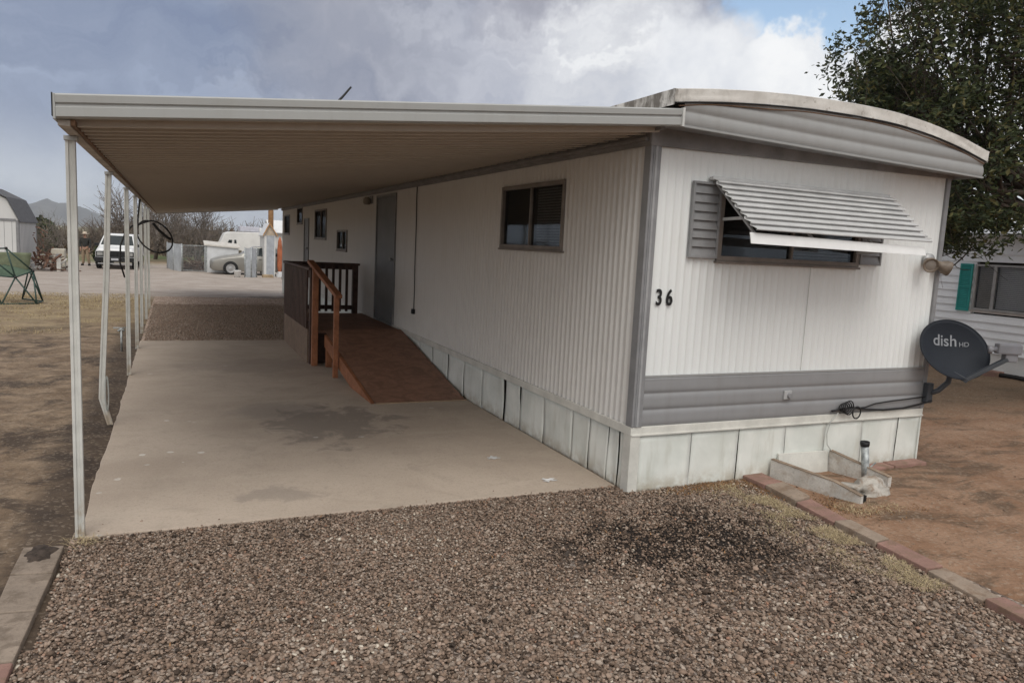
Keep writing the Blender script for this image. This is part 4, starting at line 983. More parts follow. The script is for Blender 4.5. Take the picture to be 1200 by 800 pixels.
blades('dry_weeds', sp, m_straw, 'straw coloured dry weeds along the edging blocks', 'weeds', curl=1.9, flat=.55)
sp = []
for _ in range(420): sp.append((random.uniform(-3.3, .8), random.uniform(-2.5, .1), .022, random.uniform(.012, .03), .0035))
for _ in range(1500): sp.append((random.gauss(.72, .2), random.gauss(-.085, .05), .012, random.uniform(.012, .03), .004))
for _ in range(1200): x = random.uniform(1.12, 1.9); sp.append((x, random.gauss(-.70, .12) - .15 * (x - 1.4), .012, random.uniform(.01, .03), .0035))
for _ in range(350): sp.append((random.gauss(1.0, .05), random.gauss(-.25, .14), .012, random.uniform(.01, .03), .004))
blades('dead_leaves', sp, m_redleaf, 'reddish brown dead leaves gathered against the skirting and box', 'leaves', curl=1.5, flat=.5)
sp = []
for _ in range(26000):
    y = random.uniform(8.0, 18.2); x = random.uniform(-9.4, -3.55)
    if mnoise.noise((x * .8, y * .8, 2)) + (y - 11.5) * .16 + .15 * random.gauss(0, 1) > .1: sp.append((x, y, gz(y) + .012, random.uniform(.02, .06), .004))
blades('dry_grass', sp, m_fargrass, 'short yellow dry grass beyond the dirt yard', 'grass', curl=1.0, flat=.7)
# dark twigs and debris scattered over both yards
sp = []
for _ in range(9000):
    x = random.uniform(1.3, 9.0); y = random.uniform(-2.6, 4.6)
    if y < .1 and x < 3.1 and y > -1 and random.random() < .5: continue
    if y > -.05 and x < 3.1: continue
    if mnoise.noise((x * 1.2, y * 2.4, 6)) + .28 * (y > 1.3) > .22: sp.append((x, y, .02 + max(0, lumps(x, y)), random.uniform(.012, .045), .0035))
for _ in range(7000):
    x = random.uniform(-8.5, -3.55); y = random.uniform(-1.5, 9)
    if mnoise.noise((x * 1.4, y * 1.4, 9)) > .12: sp.append((x, y, .018 + max(0, lumps(x, y)), random.uniform(.008, .03), .003))
blades('leaf_litter', sp, grass_mat('litter', (.035, .025, .018), (.11, .075, .045)), 'dark leaf litter and twigs scattered on the bare dirt', 'litter', curl=1.9, flat=.22)
# small scraps on the slab
for i, (x, y) in enumerate(((-.62, 1.02), (-.44, .38))):
    m = MB(); m.grid(lambda u, v: (x + .085 * (u - .5) * (1 + .9 * mnoise.noise((v * 3, i, 0))), y + .06 * (v - .5) * (1 + 1.2 * mnoise.noise((u * 3, i, 4))), .018 + .008 * abs(mnoise.noise((u * 3, v * 3, i)))), 6, 5)
    o = m.build('paper_scrap', simple('paper_white', (.58, .57, .56), .8, .2, 20)); md = o.modifiers.new('t', 'SOLIDIFY'); md.thickness = .001
    tag(o, ['torn white paper scrap lying on the concrete slab', 'white paper scrap at the front edge of the concrete slab'][i], 'scrap')

# ================================================================== trees
m_bark = simple('bark', (.075, .058, .045), .9, .35, 5, 0, .5); m_twigs = simple('bare_twigs', (.155, .128, .108), .95, .3, .6)
m_twigs2 = simple('grey_twigs', (.19, .165, .145), .95, .3, .6)
def leaf_mat():
    b = NB('leaf'); n = b.n('ShaderNodeNewGeometry').outputs['Random Per Island']
    col = b.ramp(n, [(0, (.020, .028, .013)), (.45, (.045, .060, .024)), (.8, (.085, .10, .038)), (1, (.15, .13, .05))]); b.done(col, .55)
    tr = b.n('ShaderNodeBsdfTranslucent'); b.l(col, tr.inputs['Color']); mx = b.n('ShaderNodeMixShader'); mx.inputs[0].default_value = .22
    b.l(b.b.outputs[0], mx.inputs[1]); b.l(tr.outputs[0], mx.inputs[2]); b.l(mx.outputs[0], b.o.inputs[0]); return b.m
m_leaf = leaf_mat()
def grow(rnd, p, d, L, r, lev, maxlev, out, tips, spread=.55, kids=(3, 5), upw=.12, minr=.004, shrink=.68):
    pts = [p.copy()]; rs = [r]; n = 4 if lev < maxlev else 3; q = p.copy(); dd = d.copy()
    for i in range(n):
        dd = (dd + Vector((rnd.gauss(0, .16), rnd.gauss(0, .16), rnd.gauss(0, .12) + upw * .3))).normalized(); q = q + dd * (L / n); pts.append(q.copy()); rs.append(max(minr * .6, r * (1 - .55 * (i + 1) / n)))
    out.append((pts, rs, lev))
    if lev >= maxlev: tips.append((pts, dd)); return
    for k in range(rnd.randint(*kids)):
        t = rnd.uniform(.3, 1.0); idx = min(n, max(1, int(t * n + .5))); bp = pts[idx]
        ax = Vector((rnd.gauss(0, 1), rnd.gauss(0, 1), rnd.gauss(0, 1))); ax = (ax - dd * ax.dot(dd)).normalized()
        nd = (dd + ax * rnd.uniform(.5, 1.5) * spread + Vector((0, 0, upw))).normalized()
        grow(rnd, bp, nd, L * rnd.uniform(.55, .85) * shrink / .68, max(minr, rs[idx] * rnd.uniform(.5, .75)), lev + 1, maxlev, out, tips, spread, kids, upw, minr, shrink)

# --- the big leafy tree to the right, between the two homes
def leafy_tree():
    rnd = random.Random(5)
    t = thing('shade_tree', (7.6, 1.1, 0), 'large dark green leafy tree with spreading branches behind the right end of the white home', 'tree')
    out, tips = [], []; trunk = MB(); limb = MB()
    base = Vector((7.6, 1.1, -.1)); crot = Vector((7.45, 1.3, 2.3))
    trunk.tube([base, (7.62, 1.12, .5), (7.55, 1.2, 1.4), crot], [.27, .22, .19, .18], 12)
    dirs = [(-.80, .75, .42, 2.4), (-.75, .15, .75, 2.6), (-.55, 1.0, .55, 2.5), (-.2, .5, 1.0, 2.6), (.6, .2, .8, 2.2), (.3, -.8, .7, 2.2), (-.95, .45, .35, 2.3), (-.5, -.35, .85, 2.3), (-.9, .9, .85, 2.7), (.5, .8, .5, 2.2), (-.25, .35, .35, 1.9), (-.6, .75, .1, 2.2), (-.45, .6, .12, 1.9), (-.7, .3, .1, 1.9), (-.85, .75, .12, 2.3), (-.75, .55, .25, 2.4), (-.3, .2, .2, 1.6), (-.6, .5, .6, 2.6), (-.5, .8, .9, 2.6), (-.6, .45, .02, 1.7), (-.45, .7, .0, 1.7), (-.8, .6, .08, 2.0), (-.3, .5, .05, 1.5)]
    for dx, dy, dz, L in dirs:
        grow(rnd, crot + Vector((0, 0, rnd.uniform(-.35, .3))), Vector((dx, dy, dz)).normalized(), L, .055, 1, 4, out, tips, .62, (4, 6), .04, .0035, .66)
    def inside(p): return ((p.x - 7.7) / 3.35) ** 2 + ((p.y - 1.2) / 3.35) ** 2 + ((p.z - 4.3) / 3.4) ** 2 < 1 + .25 * mnoise.noise((p.x * .9, p.y * .9, p.z * .9))
    for pts, rs, lev in out:
        if pts[-1].z < 2.75 and lev < 4 and pts[-1].x < 7.0: continue
        if (lev < 2 and inside(pts[-1])) or (inside(pts[-1]) and inside(pts[1])): limb.tube(pts, rs, 6 if lev < 3 else 4, cap=False)
    tips = [q for q in tips if inside(q[0][-1]) and q[0][-1].z > 1.82 + .25 * mnoise.noise(q[0][-1] * 1.1) and mnoise.noise(q[0][-1] * 1.15) > (-.03 if q[0][-1].z > 3.3 else -.38)]
    trunk.build('trunk', m_bark, t, smooth=True, fix=False); limb.build('limbs', m_bark, t, smooth=True, fix=False)
    vs, fs = [], []
    for pts, dd in tips:
        for _ in range(rnd.randint(40, 66)):
            a = rnd.uniform(0, len(pts) - 1.001); i = int(a); p = pts[i].lerp(pts[i + 1], a - i) + Vector((rnd.gauss(0, .075), rnd.gauss(0, .075), rnd.gauss(-.03, .055)))
            u = Vector((rnd.gauss(0, 1), rnd.gauss(0, 1), rnd.gauss(-.3, .6))).normalized(); v = u.cross(Vector((rnd.gauss(0, 1), rnd.gauss(0, 1), rnd.gauss(0, 1)))).normalized(); s = rnd.uniform(.024, .050)
            k = len(vs); w_ = u.cross(v) * s * .25
            vs += [tuple(p), tuple(p + u * s * .9 + v * s * .48 + w_), tuple(p + u * s * 2.0), tuple(p + u * s * .9 - v * s * .48 + w_)]; fs.append((k, k + 1, k + 2, k + 3))
    m = MB(); m.v = vs; m.f = fs; m.build('crown', m_leaf, t, fix=False); print('leaves', len(fs))
leafy_tree()

# --- bare winter trees far behind
def bare_tree(name, seed, mat, h, label, group):
    rnd = random.Random(seed); t = thing(name, (0, 0, 0), label, 'tree', group); out, tips = [], []
    nst = rnd.randint(2, 4)
    for k in range(nst):
        a = rnd.uniform(0, 6.28); grow(rnd, Vector((.15 * math.cos(a), .15 * math.sin(a), 0)), Vector((.45 * math.cos(a), .45 * math.sin(a), 1)).normalized(), h * .42, .10, 1, 5, out, tips, .62, (3, 5), .10, .011, .74)
    tr, cr = MB(), MB()
    for pts, rs, lev in out: (tr if lev < 2 else cr).tube(pts, rs, 6 if lev < 2 else 3, cap=False)
    tr.build('trunk', m_bark, t, fix=False, smooth=True); cr.build('crown', mat, t, fix=False); return t
protos = [bare_tree('bare_tree', 3, m_twigs, 3.6, '', None), bare_tree('bare_tree', 8, m_twigs2, 3.8, '', None), bare_tree('bare_tree', 21, m_twigs, 3.2, '', None)]
BT = [  # x, y, scale, proto, label
    (-10.6, 46, .62, 0, 'bare brown tree standing between the barn shed and the nearest white post'), (-9.3, 52, .66, 1, 'bare grey tree behind the man in the pale hat'),
    (-12.2, 50, .6, 2, 'bare brown tree behind the junk pile'), (-7.0, 55, .9, 2, 'bare tree directly behind the white van'), (-5.6, 50, 1.25, 0, 'tall bare tree seen between the middle carport posts'),
    (-4.2, 53, 1.35, 1, 'bare grey tree behind the hanging cable coil'), (-2.9, 49, 1.15, 2, 'bare brown tree behind the grey sheet metal fence'), (-1.5, 52, 1.2, 0, 'bare brown tree behind the chain link gate'),
    (-.4, 56, 1.0, 1, 'bare grey tree fading behind the white storage box'), (.6, 60, .75, 2, 'low bare tree beside the nose of the white trailer'), (-14.5, 56, .7, 1, 'bare grey tree behind the barn shed roof'),
    (-8.2, 60, .7, 0, 'far bare tree left of the white van'), (-3.4, 61, 1.4, 2, 'farthest bare tree right of the white van'), (-17, 52, .7, 0, 'bare brown tree left of the barn shed'),]
used = set()
for x, y, s, k, lab in BT:
    o = protos[k] if k not in used else copy_tree(protos[k]); used.add(k)
    o.location = (x, y, gz(y) - .05); o.scale = (s, s, s); o.rotation_euler = (0, 0, x * 2.3); tag(o, lab, 'tree', 'bare trees along the back')
# far scrub: one mass of twiggy thickets
def thicket():
    rnd = random.Random(31); m = MB()
    for c in range(330):
        y = rnd.uniform(58, 95); x = rnd.uniform(-36, 9) * y / 70; h = rnd.uniform(1.1, 2.3) * (1 if x < -8 else 1.35)
        for _ in range(34):
            a = rnd.uniform(0, 6.28); e = rnd.uniform(.2, 1.3); d = Vector((math.cos(a) * math.cos(e), math.sin(a) * math.cos(e), math.sin(e)))
            p = Vector((x + rnd.gauss(0, .7), y + rnd.gauss(0, .7), -.4)); q = p + d * h * rnd.uniform(.5, 1); r_ = q + (d + Vector((rnd.gauss(0, .5), rnd.gauss(0, .5), .2))) * h * .3
            m.tube([p, q, r_], [.045, .03, .012], 3, cap=False)
    tag(m.build('scrub_thicket', simple('scrub', (.16, .125, .095), .95, .35, .4), fix=False), 'band of brown leafless scrub across the far background', 'scrub', kind='stuff')
thicket()
def evergreen(x, y, h, lab):
    t = thing('evergreen_bush', (x, y, gz(y)), lab, 'bush', 'green bushes at the back'); rnd = random.Random(int(x * 10)); m = MB()
    for _ in range(900):
        z = rnd.random(); r_ = .75 * math.sqrt(max(0, 1 - (2 * z - .9) ** 2)) * h * .6; a = rnd.uniform(0, 6.28); q = r_ * math.sqrt(rnd.random()); p = Vector((x + q * math.cos(a), y + q * math.sin(a), gz(y) + z * h))
        u = Vector((rnd.gauss(0, 1), rnd.gauss(0, 1), rnd.gauss(0, 1))).normalized() * .10; v = u.cross(Vector((rnd.gauss(0, 1), 1, rnd.gauss(0, 1)))).normalized() * .06
        m.add([p - u - v, p + u - v, p + u + v, p - u + v], [(0, 1, 2, 3)])
    m.build('foliage', m_leaf, t, fix=False); b = MB(); b.tube([(x, y, gz(y) - .1), (x, y, gz(y) + h * .6)], .06, 6); b.build('stem', m_bark, t)
evergreen(-6.35, 41.5, 1.2, 'round green bush between the man and the white van'); evergreen(-11.5, 58, 2.6, 'dark green bush behind the barn shed')

# --- hills on the horizon
def hills():
    m = MB(); prof = [(-1500, 0), (-1200, 20), (-900, 34), (-700, 30), (-560, 36), (-470, 42), (-420, 52), (-385, 62), (-345, 73), (-315, 70), (-290, 66), (-255, 56), (-225, 44), (-190, 32), (-160, 24), (-110, 16), (-40, 10), (60, 8), (200, 12), (420, 9), (900, 0)]
    n = 260; rows = 7
    for i in range(n + 1):
        x = -1500 + 2400 * i / n; h = interp(prof, x) * 1.02
        for j in range(rows):
            t = j / (rows - 1); f = math.sin(t * math.pi) ** .8 if t < .5 else 1 - (t - .5) * 1.6
            y = 2300 + 700 * t + 60 * mnoise.noise((x * .008, t * 3, 0)); m.v.append((x, y, -.6 + (h + h * .10 * mnoise.noise((x * .03, t * 4, 1)) + h * .05 * mnoise.noise((x * .11, t * 9, 2))) * max(0, f)))
    for i in range(n):
        for j in range(rows - 1): m.f.append((i * rows + j, (i + 1) * rows + j, (i + 1) * rows + j + 1, i * rows + j + 1))
    tag(m.build('hills', simple('hill_scrub', (.11, .10, .085), .95, .3, .02), smooth=True), kind='structure')
hills()

# ================================================================== far yard, left
m_shedw = siding_material('shed_white', (.56, .56, .55), .15); m_shedroof = simple('shed_shingle', (.115, .115, .12), .9, .25, 8); m_shedtrim = simple('shed_trim', (.20, .20, .205), .7)
def barn():
    t = thing('barn_shed', (-10.0, 35, -.34), 'white gambrel roofed barn shed with grey trim at the left edge', 'shed')
    x1, y0, y1, zb_ = -8.83, 32.67, 37.1, -.36; W = 2.6; x0 = x1 - W; xc = (x0 + x1) / 2; ze, zbk, zp = 1.80, 2.68, 3.12; dx = .40
    m = MB(); m.prism([(x0, zb_), (x1, zb_), (x1, ze), (x1 - dx, zbk - .02), (xc, zp - .02), (x0 + dx, zbk - .02), (x0, ze)], 1, y0, y1); m.build('wall', m_shedw, t)
    m = MB(); e = .04
    pr = [(x0 - .08, ze - .09), (x0 + dx - .02, zbk + .02), (xc, zp + .03), (x1 - dx + .02, zbk + .02), (x1 + .08, ze - .09)]
    for (a, za), (c, zc) in zip(pr[:-1], pr[1:]): m.add([(a, y0 - .12, za), (c, y0 - .12, zc), (c, y1 + .12, zc), (a, y1 + .12, za), (a, y0 - .12, za + e), (c, y0 - .12, zc + e), (c, y1 + .12, zc + e), (a, y1 + .12, za + e)], [(3, 2, 1, 0), (4, 5, 6, 7), (0, 1, 5, 4), (1, 2, 6, 5), (2, 3, 7, 6), (3, 0, 4, 7)])
    m.build('roof', m_shedroof, t)
    m = MB(); m.box((x1 - .09, y0 - .03, zb_), (x1 + .012, y0 - .004, ze)); m.box((x1 + .003, y0 - .02, zb_), (x1 + .02, y0 + .09, ze)); m.box((x1 + .003, y1 - .07, zb_), (x1 + .02, y1, ze)); m.build('corner_trim', m_shedtrim, t)
    m = MB(); m.box((x0, y0 - .028, ze - .05), (x1 - .092, y0 - .004, ze + .05)); m.build('gable_band', m_shedtrim, t)
    for k in range(7):
        pass
    m = MB()
    for k in range(9): x = x0 + .2 + .27 * k; m.box((x, y0 - .006, zb_ + .05), (x + .012, y0 + .002, ze - .06)); 
    for k in range(13): y = y0 + .3 + .32 * k; m.box((x1 - .002, y, zb_ + .05), (x1 + .005, y + .012, ze - .02))
    m.build('panel_grooves', m_shedtrim, t)
barn()
m_cot = simple('frame_green', (.035, .065, .055), .5); m_cloth = simple('green_canvas', (.085, .125, .085), .85, .2, 4)
def frame_bench():
    t = thing('canvas_frame', (-5.95, 14.45, 0), 'dark green tube frame with triangular legs and a slung green canvas at the left edge', 'canvas frame')
    H = dict(a=(-6.17, 14.42, 1.16), b=(-6.0, 14.28, .56), c=(-5.73, 14.62, .68), d=(-6.62, 14.4, 1.12), e=(-6.5, 14.25, .6), f=(-6.30, 14.9, .80), g=(-5.86, 14.95, .70))
    F = [(-6.20, 13.95, .02), (-5.62, 14.2, .02), (-5.58, 14.75, .02), (-6.05, 15.3, .02), (-6.7, 14.0, .02), (-6.75, 15.0, .02)]
    def tube(p, q): m = MB(); m.tube([p, q], .016, 7); m.build('tube', m_cot, t, smooth=True)
    for p, q in ((H['a'], H['b']), (H['a'], H['c']), (H['d'], H['a']), (H['d'], H['b']), (H['b'], H['c']), (H['e'], H['b']), (H['b'], F[0]), (H['b'], F[1]), (H['c'], F[1]), (H['c'], F[2]), (H['c'], F[3]), (F[0], F[1]), (F[1], F[2]), (F[4], F[0]), (H['e'], F[4]), (H['e'], F[0]), (F[2], F[3]), (H['g'], F[3]), (H['g'], F[2])): tube(p, q)
    for k in 'abcde':
        m = MB(); m.lathe([(0, .03), (.026, .022), (.032, 0), (.026, -.022), (0, -.03)], 10, Matrix.Translation(H[k])); m.build('hub', m_black, t, smooth=True)
    def sheet_(n_, a, b_, c, d, mat, sag):
        a, b_, c, d = map(Vector, (a, b_, c, d)); m = MB()
        m.grid(lambda u, v: tuple(a.lerp(b_, u).lerp(d.lerp(c, u), v) + Vector((0, 0, -sag * math.sin(u * 3.14) * math.sin(v * 3.14)))), 8, 8); o = m.build(n_, mat, t, smooth=True, fix=False); md = o.modifiers.new('t', 'SOLIDIFY'); md.thickness = .008
    sheet_('canvas_seat', H['e'], H['b'], H['c'], H['f'], m_cloth, .07)
    sheet_('canvas_back', (-6.75, 14.85, .64), (-5.86, 14.95, .66), (-5.80, 15.0, 1.06), (-6.75, 14.9, 1.06), simple('faded_canvas', (.16, .18, .115), .9, .2, 5), .0)
frame_bench()
def junk():
    rnd = random.Random(4); m = MB(); ms = [simple('junk_rust', (.16, .09, .062), .9, .5, 3), simple('junk_pale', (.42, .40, .36), .8, .3, 3)]
    for part, mt, n in (('rusty', ms[0], 80), ('pale', ms[1], 26)):
        m = MB()
        for _ in range(n):
            x = rnd.gauss(-8.05, .5); y = rnd.uniform(33.8, 35.3); top_ = .75 * math.exp(-((x + 8.1) / .55) ** 2); p = Vector((x, y, -.30 + top_ * rnd.random())); a = rnd.uniform(0, 6.28); e = rnd.gauss(.2, .4); d = Vector((math.cos(a) * math.cos(e), math.sin(a) * math.cos(e), math.sin(e))); m.bar(p, p + d * rnd.uniform(.15, .6), rnd.uniform(.03, .11), rnd.uniform(.02, .06))
        if part == 'rusty':
            for k in range(16): p = Vector((-8.45 + rnd.gauss(0, .12), 34.6, .2 + .09 * k)); m.bar(p, p + Vector((rnd.gauss(.1, .15), 0, rnd.uniform(-.3, .15))), .05, .04)
        o = m.build('junk_pile', mt); tag(o, ['rusty brown boards and scrap heaped beside the barn shed', 'pale boards and scrap mixed into the heap beside the barn shed'][part == 'pale'], 'junk', kind='stuff')
junk()
b = MB(); b.box((-8.0, 34.9, -.34), (-7.45, 35.5, .62)); tag(b.build('storage_bin', simple('bin_cream', (.50, .46, .38), .7), bevel=.05), 'cream coloured box standing behind the junk heap', 'bin')
up_ = thing('utility_pedestal', (-7.57, 33.9, -.35), 'short white utility pedestal post standing in front of the junk heap', 'pedestal')
b = MB(); b.box((-7.65, 33.83, -.36), (-7.49, 33.97, .26)); b.build('post_body', m_skirttrim, up_, bevel=.02); b = MB(); b.box((-7.67, 33.81, .262), (-7.47, 33.99, .42)); b.build('post_cap', m_shedtrim, up_, bevel=.03)
b = MB(); b.box((-3.65, 7.15, .0), (-3.55, 7.25, .28)); 
sp_ = MB(); sp_.tube([(-3.62, 7.1, 0), (-3.62, 7.1, .32)], .014, 8); sp_.tube([(-3.66, 7.1, .30), (-3.62, 7.1, .33), (-3.58, 7.1, .30)], .018, 8); sp_.tube([(-3.72, 7.1, .345), (-3.56, 7.1, .345)], .009, 6)
tag(sp_.build('garden_tap', m_galv, smooth=True), 'small grey standpipe tap beside the third white post', 'tap')

# ---------- the man
def skin_body(name, joints, edges, mat, parent=None, sub=2, root=0, radii=None):
    me = bpy.data.meshes.new(name); me.from_pydata([j[:3] for j in joints], edges, []); o = bpy.data.objects.new(name, me); COL.objects.link(o)
    o.modifiers.new('skin', 'SKIN'); bm = bmesh.new(); bm.from_mesh(me); lay = bm.verts.layers.skin.verify(); bm.verts.ensure_lookup_table()
    for i, v in enumerate(bm.verts):
        r_ = joints[i][3]; v[lay].radius = (r_, r_ if len(joints[i]) < 5 else joints[i][4]); v[lay].use_root = (i == root)
    bm.to_mesh(me); bm.free(); sb_ = o.modifiers.new('sub', 'SUBSURF'); sb_.levels = sub; sb_.render_levels = sub
    dg = bpy.context.evaluated_depsgraph_get(); dg.update(); m2 = bpy.data.meshes.new_from_object(o.evaluated_get(dg)); bpy.data.objects.remove(o)
    m2.name = name
    for p in m2.polygons: p.use_smooth = True
    m2.materials.clear(); m2.materials.append(mat); o = bpy.data.objects.new(name, m2); COL.objects.link(o)
    if parent: o.parent = parent
    return o
m_skin = simple('skin', (.34, .20, .14), .6, .05); m_jacket = simple('jacket_dark', (.035, .035, .032), .9, .2); m_khaki = simple('khaki', (.27, .20, .135), .9, .15); m_hat = simple('straw_hat', (.50, .42, .33), .8)
def man():
    t = thing('person', (-7.14, 40.4, -.35), 'man in a pale brimmed hat, dark jacket and khaki trousers standing by the white van', 'person'); t.rotation_euler = (0, 0, R(-20))
    # body in local space, facing -y, weight on one leg, left hand on the hip
    J = [(0, 0, .92, .13, .10), (0, .01, 1.12, .135, .095), (0, .01, 1.34, .16, .10), (0, 0, 1.44, .06), (0, -.015, 1.50, .05), (0, -.02, 1.57, .072, .085), (0, -.02, 1.66, .070, .085),
         (-.19, .01, 1.37, .055), (-.27, .03, 1.12, .042), (-.21, -.06, .92, .032), (-.20, -.09, .84, .030),
         (.19, .01, 1.37, .055), (.24, .03, 1.11, .042), (.23, -.05, .88, .032), (.225, -.07, .79, .030),
         (-.09, 0, .86, .085), (-.11, -.01, .48, .062), (-.13, .01, .09, .042), (-.14, -.12, .035, .036),
         (.09, 0, .86, .085), (.14, -.04, .48, .062), (.19, .0, .09, .042), (.22, -.12, .035, .036)]
    E = [(0, 1), (1, 2), (2, 3), (3, 4), (4, 5), (5, 6), (2, 7), (7, 8), (8, 9), (9, 10), (2, 11), (11, 12), (12, 13), (13, 14), (0, 15), (15, 16), (16, 17), (17, 18), (0, 19), (19, 20), (20, 21), (21, 22)]
    for hx, hy, hz, s in ((-.20, -.09, .84, -1), (.225, -.07, .79, 1)):
        idx = 10 if s < 0 else 14
        for k, l in enumerate((.055, .065, .062, .05)):
            i = len(J); J += [(hx + (k - 1.5) * .012, hy - .012, hz - .04, .009), (hx + (k - 1.5) * .014, hy - .024, hz - .04 - l, .007)]; E += [(idx, i), (i, i + 1)]
        i = len(J); J += [(hx - s * .03, hy - .03, hz - .02, .010), (hx - s * .035, hy - .045, hz - .06, .008)]; E += [(idx, i), (i, i + 1)]
    skin_body('body', J, E, m_skin, t)
    Jk = [(0, 0, .90, .155, .125), (0, .01, 1.12, .16, .12), (0, .01, 1.33, .185, .125), (0, 0, 1.43, .085), (-.20, .01, 1.37, .078), (-.275, .03, 1.12, .062), (-.215, -.055, .94, .048), (.20, .01, 1.37, .078), (.245, .03, 1.11, .062), (.235, -.045, .90, .048)]
    skin_body('jacket', Jk, [(0, 1), (1, 2), (2, 3), (2, 4), (4, 5), (5, 6), (2, 7), (7, 8), (8, 9)], m_jacket, t)
    Jt = [(0, 0, .96, .15, .12), (-.09, 0, .84, .105), (-.11, -.01, .48, .085), (-.13, .01, .09, .068), (.09, 0, .84, .105), (.14, -.04, .48, .085), (.19, 0, .09, .068)]
    skin_body('trousers', Jt, [(0, 1), (1, 2), (2, 3), (0, 4), (4, 5), (5, 6)], m_khaki, t)
    for (x, y) in ((-.14, -.05), (.205, -.05)):
        m = MB(); m.lathe([(0, .0), (.06, 0), (.065, .05), (.045, .10), (0, .11)], 12, Matrix.Translation((x, y, .002)) @ Matrix.Diagonal((.85, 1.9, 1, 1))); o = m.build('shoe', m_rubber, None, smooth=True); o.parent = t
    m = MB(); m.lathe([(.0, 1.80), (.07, 1.795), (.098, 1.75), (.104, 1.70), (.19, 1.685), (.195, 1.68), (.10, 1.675), (0, 1.70)], 20, Matrix.Translation((0, -.02, -.03))); o = m.build('hat', m_hat, None, smooth=True); o.parent = t
    # face: eyes, nose, mouth, ears, hair at the back
    m = MB(); m.lathe([(0, .0), (.014, -.03), (0, -.032)], 8, Matrix.Translation((0, -.108, 1.60)) @ Matrix.Rotation(R(20), 4, 'X')); o = m.build('nose', m_skin, None, smooth=True); o.parent = t
    for sx in (-1, 1):
        m = MB(); m.lathe([(0, .009), (.009, .004), (.009, -.004), (0, -.009)], 8, Matrix.Translation((sx * .030, -.098, 1.615))); o = m.build('eye', m_black, None); o.parent = t
        m = MB(); m.lathe([(0, .03), (.012, .015), (.012, -.015), (0, -.03)], 8, Matrix.Translation((sx * .078, -.015, 1.60))); o = m.build('ear', m_skin, None, smooth=True); o.parent = t
    m = MB(); m.box((-.025, -.103, 1.552), (.025, -.095, 1.558)); o = m.build('mouth', simple('lip', (.25, .11, .09)), None); o.parent = t
man()

# ---------- vehicles
m_vanw = simple('van_white', (.74, .74, .73), .3, .04); m_silver = simple('car_silver', (.29, .28, .255), .32, .05, 3, .35); m_tyre = simple('tyre', (.020, .020, .020), .85)
m_rimm = simple('wheel_rim', (.42, .42, .42), .35, .1, 6, .6); m_carglass = simple('car_glass', (.028, .034, .036), .06, .1); m_light = simple('lamp_clear', (.30, .30, .29), .12)
def wheel(x, y, z, r, wdt, axis, parent, side):
    Mx = Matrix.Translation((x, y, z)) @ (Matrix.Rotation(R(90), 4, 'Y') if axis == 'x' else Matrix.Rotation(R(90), 4, 'X'))
    t = MB(); t.lathe([(r * .70, -wdt / 2), (r * .9, -wdt / 2), (r, -wdt * .36), (r, wdt * .36), (r * .9, wdt / 2), (r * .70, wdt / 2)], 28, Mx); wo_ = t.build('wheel', m_tyre, parent, smooth=True)
    m = MB(); m.lathe([(0, wdt * .40), (r * .15, wdt * .49), (r * .18, wdt * .46), (r * .66, wdt * .46), (r * .72, wdt * .50), (r * .72, -wdt * .50), (r * .66, -wdt * .40), (r * .18, -wdt * .3), (r * .15, -wdt * .42), (0, -wdt * .4)], 20, Mx); rim = m.build('rim', m_rimm, wo_, smooth=True)
    return wo_
